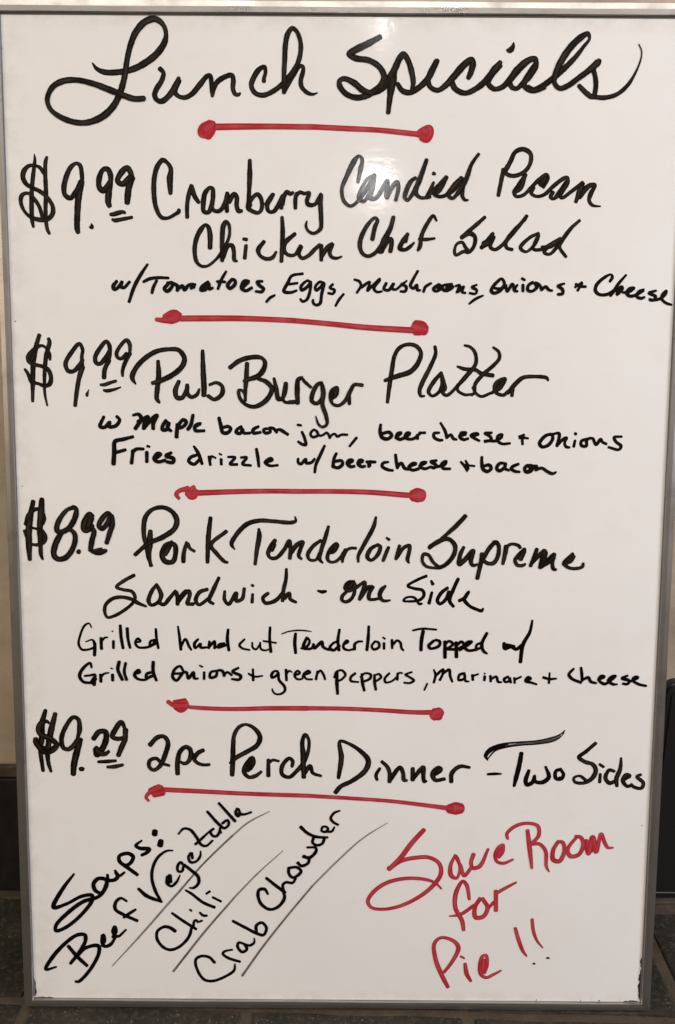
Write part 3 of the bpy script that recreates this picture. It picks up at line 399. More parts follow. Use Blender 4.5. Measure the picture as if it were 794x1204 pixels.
bacon|b|:12702 53714 265 12715 53183 326 12856 52603 367 13248 52412 327 13579 52705 327 13378 52994 326 12801 52845 286;:14777 53148 265 14342 53145 306 14063 52708 347 14312 52468 327 14787 52810 326 14874 53149 265 14790 52713 306 15182 52522 245;:16036 53108 265 15511 52863 326 15372 52668 306 15717 52448 306 16155 52383 245;:16863 52969 286 16580 52725 306 16736 52387 327 17116 52632 306 16960 52969 286 17349 52923 286 17648 52635 306;:17246 52902 286 16803 52961 312 16587 52646 312 16822 52358 312 17256 52562 312 17310 52864 286 17686 52904 286 17596 52564 286;:17596 52564 286 18132 52744 286 18645 52445 312 19156 52247 286 19440 52400 207
Onions|b|:18972 55793 283 18412 55664 334 17870 54974 359 18069 54663 334 18629 54791 334 19047 55419 334 18909 55792 283 18658 55790 258;:18972 55793 233 19596 55859 308 19447 54734 309;:19505 54860 309 19989 55363 309 20298 55490 283 20126 55051 284 20265 54677 284 20581 54617 234;:21036 55869 308 21126 55807 283;:21059 55245 259 20955 54682 284;:22120 55377 284 21626 55186 309 21640 54811 309 22082 54752 309 22123 55314 309 22619 55442 284 22955 54883 309 23374 55385 309 23509 55136 284 23893 54951 259;:25244 55622 233 24558 55543 283 24763 55145 309 25218 54773 309 25043 54459 284 24093 54665 259
red_divider|r|:-14686 49758 319 -14930 50147 412 -14645 50460 412 -13865 50668 536;:-13941 50854 225 -13867 50543 319;:-13791 50357 941 -13482 50234 1190 -13215 50423 785;:-13555 50623 474 -13304 50859 350;:-12937 50285 536 -11226 50359 505 -9360 50434 474 -6561 50499 443 -3452 50489 443;:-3545 50488 443 -437 50509 443 2673 50452 474 6096 50210 505;:6563 50182 1096 6904 50215 1345 7340 50187 1158
8.99|b|:-27933 49423 417 -28181 48272 524 -28403 46856 604 -28450 45437 579 -28413 44072 367;:-27144 49628 470 -27241 48395 630 -27407 46863 551 -27393 45444 420 -27364 44495 367 -27223 44116 235;:-28622 47327 498 -28361 48153 471 -27936 48626 392 -27523 48746 339;:-27124 48396 418 -27002 47809 418 -27156 47396 392;:-28818 46736 313 -28603 46146 340 -28384 45674 420;:-28339 47034 287 -27873 46954 234 -27293 46746 419 -26960 46157 472 -27150 45683 446 -27686 45442 314 -28272 45497 287;:-27015 46275 552 -27147 45801 499;:-24304 48885 391 -24895 48646 392 -25748 47464 498 -25827 46756 499 -25420 46641 499 -24705 47058 498 -24089 48182 524 -24072 48828 391 -24361 48943 365;:-25420 46641 499 -26042 45453 579 -26187 44503 527 -25845 44149 500 -25136 44273 527 -24404 45227 500 -24199 46294 472 -24479 46765 393 -24945 46880 366;:-23967 44851 473 -23874 44816 473;:-22629 48074 550 -22858 48307 445 -23285 47599 604 -23421 46890 472 -23131 46774 472 -22591 47250 419;:-22749 47955 683 -23001 47247 683;:-22832 47012 551 -22486 46778 472 -22685 45831 526 -22820 45120 473;:-22941 45000 287 -22300 44767 500 -21828 44830 553 -21414 44951 367;:-22531 44944 287 -21821 45126 261;:-20874 48086 418 -21160 48378 445 -21637 47963 498 -22005 47254 472 -21720 46961 445 -21300 47376 472 -20873 48144 418 -20770 47498 498 -21087 46434 472 -21339 45663 420
Pork|b|:-17341 46770 448 -17425 45616 609 -17506 44588 450 -17358 43558 316;:-17269 43558 290 -17574 44330 370 -17747 45357 369 -17942 46510 448 -17762 48044 474 -17117 48748 394 -16164 48946 420 -15346 48570 447 -14914 47808 528 -15115 47041 501 -16142 46266 502 -17552 45616 422 -18780 44579 369;:-15387 45759 396 -16029 45369 503 -16298 44467 530 -15987 43954 504 -15350 43958 477 -15086 44604 476 -15137 45504 476 -15644 45628 422;:-15516 45629 556 -16103 44726 690;:-14052 45768 289 -14320 44738 423 -14368 43965 423;:-14251 45124 369 -13965 45640 342 -13741 45192 316 -13337 44938 289;:-11843 48020 394 -12050 46294 475 -12163 43916 370;:-10420 46791 368 -11829 45526 396 -11327 44758 396 -10569 43991 343 -10315 43928 263
Tenderloin|b|:-9648 45121 115 -9946 45608 395 -9510 46478 438 -8538 47459 459 -7463 47790 415 -6069 47745 372 -4459 47648 373 -4084 47812 287 -4160 48189 136;:-7444 47034 265 -7414 46384 481 -7634 45080 417 -7801 43772 310;:-5964 46015 395 -6395 45306 503 -6612 44761 374 -6397 44381 331 -5858 44385 374 -5104 45206 395 -4673 45969 373 -4565 45210 374 -4619 44339 374;:-6072 45634 481 -6288 45089 438;:-4511 44884 439 -3920 45649 438 -3436 45869 352 -3650 45216 395 -3811 44562 353 -3541 44292 245;:-1797 46018 325 -2499 45481 378 -2981 44677 378 -2803 44232 290 -2230 44236 290 -1880 44951 272;:-1100 47307 289 -1359 46376 412 -1749 45130 395 -1877 44239 325 -1611 43955 202;:-1175 44867 272 -647 44960 325 -254 45585 325 -388 45762 254 -913 45225 360 -1190 44422 361 -994 44066 290 -465 44070 290 61 44519 325 585 45146 307 936 45326 272 1421 45330 290;:497 45145 448 194 44520 449 197 44030 237;:-430 45495 448 -647 44960 360;:3212 48185 244 3007 47320 394 2112 45581 395 1637 44599 331 1642 44054 223;:3456 45699 266 2761 45260 395 2468 44496 396 2826 44226 310 3466 44829 396 3620 45483 374 3348 45676 287;:4201 46300 223 4450 46118 266;:4395 45434 309 4113 44725 374 3905 44179 310;:5393 45603 288 5241 44950 374 5088 44350 331;:5194 44515 331 5773 45389 352 6308 45610 331 6264 44957 374 6135 44303 353 6279 43999 202
Supreme|b|:11351 48348 404 10249 47261 315 8985 46062 315 8115 45405 383;:11352 48294 337 10464 47263 270 9513 46499 293;:8188 45514 428 9092 46063 451 9841 46230 405 10445 45638 428 10357 44767 429 9674 43891 407 9141 43614 384 8602 43556 271 7844 43715 294 7490 44203 293 7609 44803 338 8041 44752 316 8484 44101 316 9087 43581 316;:11256 45480 316 10949 44771 406 10882 43899 429 11390 44339 452 12124 45160 429 11934 44124 407 12157 43799 316 12532 43910 248;:12938 44894 406 12898 44349 429 12564 42599 385;:13006 44350 407 13624 45442 429 14149 45934 383 14425 45665 383 14398 44686 406 13984 44029 407 13445 44026 361 13006 44350 339;:13928 46003 268 14280 45981 317 14473 45391 342 14322 44440 343 13979 44081 293;:15111 45632 367 15017 44801 417 14864 43968 318;:15073 44920 392 15287 45633 317 15693 45813 293 16285 45640 317 16407 45463 318;:16822 45347 367 16310 44810 392 15971 44332 343 16220 43858 343 16750 43862 318 16922 43982 219;:16768 45169 466 16438 44454 565;:17937 45355 367 17617 44344 392 17398 43807 343;:17507 44105 392 18647 45182 441 18439 44349 466 18286 43634 393;:18400 43754 467 18913 44233 442 19538 44891 367 19388 44118 368 19526 43523 343 19763 43465 244;:18768 45064 367 18686 43994 442 19489 44594 466;:21238 44962 293 20672 44364 392 20448 44065 368 21029 44248 367 21364 44725 318;:21016 44604 441 20677 44245 442;:20391 44006 318 20933 43652 318 21641 43597 318 22164 43780 318 22212 44077 244
Sandwich|b|:-18891 42679 344 -19821 42170 369 -20542 41567 319 -19956 41331 319 -19133 41157 344 -18848 40619 345 -19035 40137 320 -19878 39409 320 -20838 38859 321 -21433 38734 271 -21660 39155 320 -21584 39879 345 -20920 40485 370 -20089 40634 345 -19147 40437 370 -18562 40080 370 -17834 39784 221;:-16818 41832 344 -17300 41230 394 -17613 40267 419 -17382 39908 345 -16786 40152 345 -16481 40755 369 -16762 41653 344 -16420 40876 394 -16609 40153 395 -16198 39976 370 -15716 40520 394 -15115 41245 320;:-15057 41125 369 -14946 40646 444 -14955 39984 370;:-14892 40286 469 -14291 41010 419 -13874 41253 344 -13882 40653 369 -14067 40051 345 -13475 40055 320;:-14870 40406 394 -14150 41221 394 -13798 41044 357 -13987 40141 395 -13545 39964 283;:-12199 41414 357 -12911 41140 394 -13274 40417 394 -13013 39968 320 -12030 40606 357;:-11127 42499 319 -11669 41328 431 -12033 40335 357 -11645 40067 283;:-10606 41245 282 -10613 40435 357 -10261 40041 357 -9544 41073 394 -9549 40352 357 -9016 40536 357 -8798 41528 319;:-8123 41856 245 -7982 41749 282;:-8038 40993 282 -8095 40236 320;:-6620 41093 357 -7100 40639 357 -6889 40190 357 -6001 40377 394 -5203 41193 357;:-4937 43347 281 -4972 42451 356 -5203 41372 394 -5292 40382 357;:-5114 40653 431 -4671 41106 357 -4582 40567 357 -4050 40264 283
dash|b|:-2067 41358 185 -1659 41253 362 -1305 41309 256
one|b|:1281 42233 300 796 42140 412 490 41644 449 802 41377 357 1330 41740 394 1238 42098 393 843 41736 487;:625 41330 301 186 40833 357 189 40472 320 544 40340 339 986 40568 338 1291 41110 338 1332 41560 338;:1332 41560 338 2255 42195 319 2129 41476 431 1784 40573 338;:1871 40754 431 2482 41658 431 2967 41796 301;:3012 41751 338 2664 41120 394 2670 40624 338 3113 40582 301 3556 40676 264;:4161 41849 263 3811 41487 431 3641 40946 413 3912 40498 320 4267 40455 283 4604 40521 171
Side|b|:7898 42788 294 7138 42460 294 6204 41856 270 6798 41620 295 7568 41446 319 7695 40967 320 7289 40544 295 6463 40418 245 5812 40474 221 6103 40776 220 6812 40781 245 7295 40184 270 7531 40221 221;:8342 42349 245 8502 42027 344;:8433 41272 270 8180 40250 345;:9865 41701 319 9285 41218 369 8944 40495 345 9187 40197 320 9710 40621 345 9990 41343 344;:10814 42545 344 10455 41705 369 10067 40503 369 10433 39964 295;:10954 40509 345 11421 40753 369 11820 41355 319 11424 40633 369 11910 40035 320 12509 39738 320 13045 39585 320 13159 39779 221
Grilled|b|:-22922 37756 127 -23149 38154 174 -23570 37933 221 -24011 36960 222 -24151 36170 246 -23866 35685 246 -23271 35689 222 -22730 35876 246;:-23490 36418 127 -22891 36604 198 -22686 36241 317 -22713 35145 318;:-22078 36792 293 -22055 35759 317;:-22002 36489 198 -21757 36794 222 -21458 36857 150;:-21030 37406 150 -20970 37442 150;:-20931 36496 293 -20946 35827 246;:-20270 37980 293 -20210 36865 317 -20053 35833 293;:-19634 37718 316 -19582 36748 293 -19398 35874 270;:-18912 36389 198 -18434 36513 246 -18667 36755 246 -18912 36389 246 -18682 35965 246 -18028 35908 246 -17430 36095 270 -16945 36645 246;:-17005 36645 246 -17482 36520 246 -17549 36094 270 -16950 36341 246;:-16987 37676 245 -16943 36767 269 -16780 35856 246
Grilled|b|:-23016 33982 223 -23124 34409 246 -23793 33916 318 -24147 33178 342 -23826 32628 295 -22992 32511 271;:-23693 33181 199 -23094 33247 247 -22734 33311 247 -22818 32328 343;:-23051 32572 367 -22743 32943 486;:-22196 33314 295 -22176 32640 295;:-22142 33070 247 -21896 33378 223 -21415 33504 151;:-21227 33934 151 -21049 33874 127;:-21085 33322 318 -21073 32770 295;:-20438 34550 342 -20573 33816 342 -20176 32838 319;:-19844 34432 294 -19981 33575 294 -19781 32841 295;:-19029 33398 199 -18548 33585 294 -18664 33768 294 -19030 33337 342 -18799 32970 271 -18084 32853 247 -17480 33225 271;:-17414 33593 271 -17895 33406 294 -17961 33037 295 -17360 33226 271;:-17278 34572 318 -17294 33594 342 -17009 32799 271
hand|b|:-14952 37922 202 -14826 37004 285 -14705 35728 313;:-14701 36013 258 -14275 36724 257 -13937 36018 285 -13733 35707 202;:-13096 36733 230 -13448 36305 313 -13384 35880 258 -12865 36309 258 -12897 35954 285 -12341 35958 230;:-12058 36527 258 -12134 35888 286;:-12063 36031 285 -11573 36531 285 -11579 35892 286;:-10673 36324 285 -11159 36250 258 -11300 35965 285 -10535 36183 285;:-10316 37671 257 -10392 36751 341 -10261 35688 286
cut|b|:-8797 36762 202 -9286 36192 258 -9038 35910 230 -8344 35744 202;:-8091 36456 188 -8066 35988 216 -7761 35805 216 -7412 36233 202;:-7370 36461 202 -7289 35851 216 -6928 35711 202 -6567 35813 174;:-6438 37910 257 -6482 36778 285 -6373 35573 313;:-7064 36604 202 -5886 36428 202
Onions|b|:-14455 33593 259 -14795 34162 258 -15287 33873 286 -15506 33157 314 -15162 32801 287 -14596 33449 286;:-15362 33444 259 -14525 33521 259 -14245 33666 231;:-14176 33595 259 -14044 33024 315 -13549 33599 286 -13486 33028 287 -13138 33002 203;:-12985 34246 175 -12708 34105 175;:-12574 33606 259 -12581 32963 259;:-11389 33757 259 -11948 33611 259 -12022 33110 287 -11463 33257 287 -11320 33758 259 -10902 33761 286 -10697 33262 287;:-10766 33333 287 -10415 33621 259 -10000 33338 231;:-9368 34057 231 -9928 33696 286 -9164 33273 314 -9305 32943 287 -10002 32981 231
plus_sign|b|:-8047 33924 231 -8023 32851 287;:-8466 33492 231 -7910 33210 231 -7144 33287 175
Tenderloin|b|:-5372 37274 127 -4778 37501 146 -3888 37628 166 -3097 37593 146 -2622 37516 87;:-4086 37324 285 -4164 36494 345 -4083 35481 286;:-3045 36957 285 -3292 36399 325 -3390 35993 305 -2994 36147 266 -2797 36605 265 -2946 36907 226;:-3588 35941 186 -3092 35873 266 -2597 35947 266 -2400 36304 285;:-2449 36354 265 -2349 35949 305 -1658 36562 325 -1556 36107 305 -1109 35856 266 -613 35809 246;:-122 36623 246 -567 36468 246 -911 36010 285 -612 35758 286 -21 36219 285;:-31 37736 245 -173 36724 305 -67 35762 286;:367 36340 222 781 36586 246 661 36707 246 367 36340 269 370 35975 270 788 35796 222 1381 35921 246;:1382 35861 293 1378 36347 293 1673 36592 246 2088 36631 198;:2667 38054 245 2620 36902 317 2513 35807 293;:3218 36603 222 2949 36176 246 3167 35873 246 3640 36120 270 3575 36545 246 3217 36639 222;:3985 37033 174 4165 36889 198;:4087 36487 269 4094 35940 246;:4820 36796 269 4854 36006 246;:4886 36311 246 5296 36739 246 5596 36559 246 5723 36012 246 5904 35807 198
Topped|b|:6740 37699 198 7560 37866 229 8906 37794 198;:7691 37624 356 7548 36734 356 7516 35842 325;:8688 36742 293 8222 36253 325 8385 36011 293 9173 36259 293 9245 36665 293 8845 36824 261;:9720 36668 325 9751 35159 357;:9726 36344 230 10083 36719 261 10470 36430 261 9893 35972 262;:10751 36594 325 10813 35215 357;:10790 36271 230 11257 36679 293 11470 36356 262 10923 35980 262;:9893 35940 262 10686 35945 293;:11085 35867 262 11866 36359 262 12207 36685 261 11780 36634 261 11521 36195 293 11878 35856 293 12669 35927 262;:13128 36611 230 12659 36365 262 12668 35992 262 13217 36206 262;:13580 37504 293 13132 36449 325 13307 35801 293 13630 35560 198
with_abbreviation|b|:15190 36544 357 15283 36058 420 15833 36224 357 16316 35985 357 16858 36394 325;:15432 36384 357 16150 36227 325;:17736 38710 229 17533 37612 324 16937 36394 388 16749 34769 357
green|b|:-5722 33739 227 -6070 33736 247 -6319 33377 306 -6270 33122 267 -5872 33329 267 -5672 33637 247;:-5673 33535 267 -5623 32922 287 -5126 32312 287 -5076 31902 267 -5425 31592 227 -5974 31588 207 -6223 31894 187 -6252 32078 128;:-4976 33897 286 -4926 32876 267;:-4897 33540 227 -4678 33797 207 -4429 33666 167;:-4180 33341 207 -3683 33600 247 -3882 33803 227 -4180 33443 267 -3981 33036 227 -3483 33040 207 -3384 33347 247;:-3285 33399 207 -2738 33658 247 -2888 33810 227 -3334 33449 267 -3085 33042 227 -2537 32995 207;:-2042 33764 227 -2189 32997 267;:-2091 33458 187 -1794 33848 227 -1494 33462 247 -1342 33003 227
peppers|b|:-203 33777 227 -246 32858 346 -169 31629 287;:-497 33163 187 -302 33726 207 194 33882 227 545 33476 247 201 33014 227 -296 32806 227;:1462 33602 247 1047 33232 271 1050 32888 247 1768 32770 199;:2059 33545 223 2126 32748 319 2314 31951 247;:1942 33238 199 2357 33608 223 2895 33490 247 2839 33122 271 2245 32811 223;:3253 33492 223 3262 32756 295 3389 32044 247;:3195 33369 175 3670 33556 223 3853 33251 247 3439 32880 223;:4624 33624 223 4213 33131 247 4277 32763 223 4873 32890 199 5286 33261 199;:5400 33630 247 5373 33017 247;:5343 33446 199 5578 33692 199 5818 33633 175;:6711 33761 199 6118 33512 223 6419 33330 223 6903 32966 247 6548 32718 223 6010 32751 199;:8162 32668 199 7898 32051 175
Marinara|b|:8741 33979 199 8909 33491 263 8764 32754 263;:8989 33491 294 9615 34018 262 9546 33495 263 9317 33003 263;:9544 33577 263 10172 33989 294 10264 33419 294 10483 32848 231;:11611 33673 262 11137 33506 294 11068 33016 263 11622 33183 263 11613 33591 263 11707 32938 263 12027 32891 167;:12330 33515 294 12390 33025 263;:12412 33434 231 12885 33600 199;:13440 33686 167 13489 33621 167;:13479 33392 294 13458 33000 263;:14003 33445 263 14049 32905 263;:14060 33118 231 14562 33367 263 14735 32878 263 15054 32847 199;:15676 33375 263 15285 33127 295 15372 32882 263 15768 32967 263 15790 33294 263 15932 32804 231;:16237 33248 263 16283 32757 231;:16274 33085 231 16870 33383 199;:17357 33060 231 17751 33193 294 17507 33355 263 17280 32977 295 17843 32817 263 18326 32657 199
plus_sign|b|:19499 33756 187 19457 32790 247;:18917 33323 277 19519 33174 277 20144 33224 187
Cheese|b|:21720 34184 217 21293 33646 306 21530 33264 306 22441 32857 277;:22387 34296 246 22486 33654 306 22539 33042 277;:22581 33119 247 23094 33352 306 23333 32970 307 23861 32821 217;:23998 33128 247 24582 33439 306 24281 33513 276 24073 33129 277 24611 32749 307 25049 32982 277 25623 33523 276 25254 33444 276 24971 33059 306 25433 32724 277 25806 32727 187;:26740 33561 217 26230 33297 306 26911 33072 306 26775 32764 277 26326 32792 247;:26989 32996 247 27718 33384 276 27491 33459 276 27206 33151 277 27745 32771 277 28500 32592 247
red_divider|r|:-15995 30755 415 -15406 30409 517 -14895 30501 857 -14384 30592 925;:-15151 30376 959 -14812 30326 1299 -14351 30504 959;:-15401 30724 415 -14381 30837 551;:-13964 30245 382 -12521 30150 416 -9802 30099 416 -6403 30193 450 -3005 30217 484;:-3107 30216 450 291 30205 416 3690 30089 416 7091 29902 450 8620 29913 484;:8797 29563 994 9099 29741 1368 9384 29971 960
9.29|b|:-27424 29863 375 -27791 28518 582 -27859 27169 553 -28002 25951 465 -27828 23982 348;:-26523 29534 434 -27038 27580 612 -27352 25820 495 -27316 24870 407 -27083 23919 289;:-27138 28590 228 -27327 28790 346 -27787 28652 552 -28132 28044 552 -27951 27573 553 -26924 27041 524 -26482 26503 524 -26823 26027 524 -27614 25818 525 -28368 26760 612 -28423 27098 494;:-28064 28112 611 -27947 27708 612;:-28238 26761 701 -27994 26222 613 -26821 26095 613 -26482 26503 465;:-24505 27193 317 -24288 28004 494 -24391 29012 405 -24841 29211 405 -25584 28264 434 -26010 27047 465 -25837 26237 436 -25383 26105 436 -24849 26515 495 -24376 27126 524;:-24247 27060 553 -24606 25839 643 -24901 24615 614 -24992 23661 496;:-24191 24212 555 -24193 24144 526;:-23005 27136 494 -22467 27815 523 -21880 27819 523 -21832 27077 583 -22315 25991 584 -22717 25582 584 -22766 26259 524 -22580 25854 672 -21996 25655 436 -21597 25928 318;:-22769 26123 672 -22651 25582 672;:-20048 28169 317 -20361 28772 464 -21031 27892 523 -21239 27351 465 -20787 27152 435 -20263 27223 435;:-19985 28034 523 -20070 27089 524 -20414 26275 524 -20717 25528 436;:-22602 24904 289 -21882 24936 377 -20963 25024 289;:-21763 24393 289 -21107 24438 407 -20318 24621 318
2pc|b|:-17723 26578 453 -16987 27331 452 -16384 27398 402 -16031 26839 452 -16290 25713 478 -16791 24581 428 -17403 24137 353 -17820 24448 378 -17749 25076 377 -17142 25268 352 -16666 24833 327 -15944 24587 276;:-15170 23776 454 -15154 24969 479 -14898 25973 453 -14350 26414 427 -13932 26105 453 -14065 25102 428 -14491 24786 352 -14912 24971 276;:-12725 26113 377 -13272 25797 453 -13580 25231 403 -13282 24857 352 -12680 24673 327 -12172 24714 302;:-13874 25855 402 -13639 25356 453
Perch|b|:-10048 23685 463 -9973 25115 517 -9924 26606 461 -9826 27552 406 -9365 28364 378 -8712 28611 296 -7932 28240 405 -7414 27434 488 -7678 26622 488 -8595 26006 461 -9644 25389 434 -9973 25047 352;:-10302 24841 160 -10039 25046 297;:-8341 24311 462 -8011 24993 435 -8140 25399 379 -8732 24716 435 -8932 24034 435 -8476 23492 380 -7820 23633 408 -7294 24046 270;:-8271 25263 572 -8604 24173 573;:-6636 25206 352 -6640 23642 435;:-6506 24936 297 -6244 25168 297 -5655 25078 270;:-4412 24543 325 -4347 25087 380 -4674 25356 379 -5329 24604 435 -5329 23787 408 -4673 23519 380 -4019 24069 408 -3365 24890 435 -2910 25979 352 -2849 27197 324 -3176 27667 378 -3435 27058 406 -3367 25705 516 -3297 23529 435;:-3297 23802 435 -2710 24623 407 -2446 23944 353 -1658 23650 270
Dinner|b|:-36 23475 366 222 25455 517 85 27047 326 845 26865 326 2118 26031 440 2760 25191 517 2498 24248 517 1237 23200 442 152 22625 442 -299 22053 443;:3856 24446 289 3501 23783 365 3597 23312 289;:4029 25106 327 4580 24545 403 4768 23981 403 4780 23131 404;:4867 23415 480 5758 24554 403 6038 23990 403 6139 23330 404 6412 23275 289;:6937 24468 403 6956 23336 442;:6954 23430 404 7933 24569 441 7944 23909 442 8048 23155 328 8228 23250 289;:8853 23821 480 9567 24392 479 9382 24579 365 8849 24010 518 9043 23351 404 9949 23452 366;:9029 24106 594 9388 24297 517;:10590 23173 404 10627 24023 441 11374 24688 403 12282 24600 289
dash|b|:14002 23946 250 14606 23988 298 15271 23993 177
Two|b|:13967 25302 149 13775 25739 402 14182 26305 478 15016 26685 452 15734 26840 402;:13736 25864 200 14298 26493 225 15252 26874 199 16811 27072 174 18612 27235 161 20045 27594 149 20755 27910 136 21104 28248 111;:13964 25427 124 14666 26246 174 15741 26603 174 17060 26800 149 18622 26923 136 20058 27195 123 20648 27536 98 21051 28036 85;:17108 26013 428 16939 24822 479 16674 23563 454 16515 22805 302;:17860 24326 352 17589 23317 455 17722 22940 404 18259 23196 429 18420 23827 302 18499 23261 353 19227 23203 429 19754 23711 429 19419 24714 251;g:15618 26690 199 17057 26912 199 18617 27085 225 20051 27394 275 20702 27723 174;:20877 24473 327 20400 24281 352 20424 23589 378 20910 23530 378 21136 23972 353 20879 24410 302;:20760 23655 302 20811 23592 302
Sides|b|:24043 27047 351 23171 26229 377 22530 25661 402 23089 25227 403 23823 24981 403 24147 24419 454 23875 23662 454 23048 23153 353 22196 23273 302 22121 23650 251 22658 23842 276 23280 23406 327;:24487 24986 276 24859 24738 301;:24585 24045 302 24558 23226 327;:25904 24306 302 25416 24428 352 25084 23671 403 25468 23170 404 25946 23299 378;:26476 25627 225 26437 24561 403 26117 23553 454 26207 22860 328;:26785 23494 353 27373 23876 353 27005 23999 353 26727 23431 404 27176 22867 353 27654 22996 302;:28395 24009 302 28041 23818 327 28674 23193 378 28516 22687 353 27784 22808 328 27530 23059 302
red_divider|r|:-17940 21100 251 -18176 21457 332 -17824 21944 412 -16905 22478 614;:-17721 22051 695 -16909 22267 897 -16708 22163 736;:-17423 21737 615 -16611 21953 695;:-16606 22227 493 -13071 22084 453 -9029 21902 412 -2964 21735 412;:-3085 21734 412 960 21510 372 5009 21243 372 9876 20666 453 10688 20566 535;:10446 20522 940 11093 20569 1264 11539 20572 1061
Soups|b|:-25198 13761 237 -26303 12285 401 -27262 10370 435 -26019 10727 337 -24521 11519 369 -23534 11613 402 -23547 11092 402 -24738 9518 370 -26253 8284 371 -27085 8015 371 -27069 8540 370 -25879 9858 403 -24370 10999 402 -22880 11531 369 -22201 12488 434 -22104 13180 401 -22836 13348 401 -23340 12826 401 -23193 12135 401 -22545 11793 303;:-22010 13699 302 -21940 13181 368 -21367 13186 401 -21032 13533 401 -21188 13877 335 -21264 14135 270;:-21266 14049 302 -20867 13621 335 -20369 13969 237;:-19147 13719 368 -20033 14402 400 -20835 15084 400 -20824 15599 367 -20003 15862 399 -19521 15522 400 -19861 14833 367 -20436 14657 302;:-18675 17155 203 -19254 16638 334 -18852 16384 399 -17957 16305 399 -18208 15961 367 -18702 15700 334;:-17405 18102 561 -17443 17761 594;:-16852 17134 562 -16940 16689 594
Beef|b|:-27168 4294 211 -28191 4023 327 -27576 5187 413 -26378 6582 384 -25050 7590 383 -24329 7596 412 -24270 7059 384 -24804 5979 384 -25780 4660 327;:-25948 6432 355 -25110 5360 413 -24193 4440 356;:-25108 5437 327 -24218 6291 355 -23057 6484 413 -23000 5838 384 -23838 4133 356 -25033 2807 328 -25323 2805 299;:-22696 6456 268 -22393 7073 268 -22524 7609 326 -22681 7071 384 -22479 6458 355 -21897 6616 355 -21375 7388 268;:-21664 7385 268 -21289 8001 297 -21424 8460 354 -21581 7846 383 -21157 7466 297 -20349 8161 210;:-22598 7532 441 -22613 6918 413;:-21427 8307 412 -21509 7847 412;:-20217 11060 238 -20786 11360 295 -21298 10900 353 -21313 10216 353 -20533 9688 353 -19250 9087 325;:-20539 9413 296 -19955 9845 325 -19372 10230 238
Vegetable|b|:-15728 16184 171 -16289 16159 232 -17113 15564 294 -17641 14540 314 -17763 13354 315 -17427 12060 336 -16900 11035 254;:-19061 12319 315 -18305 11621 398 -16880 11035 275;:-16277 13581 315 -16338 12933 315 -15933 12612 295 -15415 13048 274 -15078 13751 131;:-16071 13690 417 -16029 13043 458;:-14778 14776 253 -14979 15043 273 -15290 14664 294 -15247 14127 274 -14889 14130 274 -14729 14669 274;:-14676 14776 314 -13969 14190 335 -13363 13602 356 -13319 12955 315 -13785 12466 274 -14195 12463 172;:-14049 15961 253 -14259 15531 273 -14061 15049 294 -13550 15107 253 -13136 15646 253 -13079 16182 130;:-13948 15962 293 -13872 15426 314;:-15181 17844 191 -14666 18380 252 -14058 18278 292 -13457 17536 313 -13007 16792 293 -12550 16689 252 -11934 17227 212;:-13566 16842 273 -13052 17326 273 -12231 18131 191;:-11822 18400 252 -12129 18132 272 -11930 17707 293 -11574 17657 272 -11266 18085 293 -11211 18511 211;:-12414 20094 272 -11310 18829 313 -10805 18461 272 -10396 18836 272 -10495 19260 272 -11005 18938 272;:-11264 18245 272 -11114 17980 191;:-11312 20928 271 -9785 19159 333;:-9574 20432 251 -9729 20008 292 -9529 19638 272 -9324 19905 251 -9473 20380 271;:-9527 19850 353 -8868 19855 251 -8259 20071 231
Chili|b|:-15619 8028 371 -16090 8361 393 -16655 8477 325 -17342 7991 303 -17356 7148 326 -16689 6307 326 -16010 6131 326 -15095 6561 303 -14288 7532 326 -14052 8376 303;:-15898 9863 279 -14947 9150 325 -13600 8259 303;:-13880 8498 280 -13760 9099 280 -13533 9161 234 -13478 8981 234 -13024 9129 234;:-14199 10234 211 -14030 10116 234;:-13242 9942 257 -12906 9645 302 -12566 9648 257;:-14569 12200 233 -14010 11847 301 -12892 10961 324 -11824 10491 324;:-12600 11858 256 -12260 12098 256;:-11984 11505 256 -11198 11093 256
Crab|b|:-11865 4844 304 -12372 5386 304 -13167 5502 304 -13682 5134 304 -13524 4042 304 -12851 3073 305 -12054 2957 305 -10909 3392 282 -9993 4069 282 -9898 4738 168;:-10149 6190 213 -10889 6003 258 -11061 5760 281 -10553 5339 304 -9418 4960 281;:-8897 6743 258 -9520 6919 280 -9636 6496 303 -9185 5955 304 -8729 6261 303 -8954 6743 258 -8500 6625 281 -8045 6930 258 -8021 7377 144;:-10073 9118 302 -8832 8430 325 -7702 7837 325 -7135 7721 303 -6850 8445 303 -7301 8982 302 -7812 8678 325 -7814 7957 303
Chowder|b|:-6705 11881 234 -7011 12366 336 -7524 12308 336 -7649 11712 336 -7323 10847 336 -6504 10331 316 -5682 10642 316 -5117 11514 336 -5220 12163 274;:-6855 13501 294 -6089 12859 336 -5066 12056 336;:-5168 12163 274 -5271 12811 274 -4964 13083 295 -4350 13034 274 -4043 13468 253;:-4708 14540 314 -4708 14002 315 -4350 13573 294 -3839 13793 315 -3534 14225 314 -3943 14599 294 -4657 14540 294;:-3841 15083 294 -3535 14763 294 -2923 14982 294 -2771 15413 273 -3333 15677 293;:-3231 15677 375 -2721 15520 273 -2112 16275 232;:-3923 15044 233 -3463 14725 273 -2852 15052 294 -2751 15482 273;:-3312 15692 375 -2751 15589 314 -2142 16129 314 -2143 16557 273 -2958 16604 232;:-3573 18626 353 -2962 18045 313 -2148 17678 313 -1029 17611 232;:-2351 17570 272 -2451 17089 293 -2043 16825 273 -1535 16989 293 -1333 17471 293;:-1542 18587 231 -1591 18268 252 -1235 18164 272 -983 18485 252 -1238 18696 231 -1542 18641 231;:-1134 18165 232 -626 18222 252 -375 18649 191;:122 20276 190 -434 20028 251 -735 19496 272 -479 19126 272 -21 18864 231
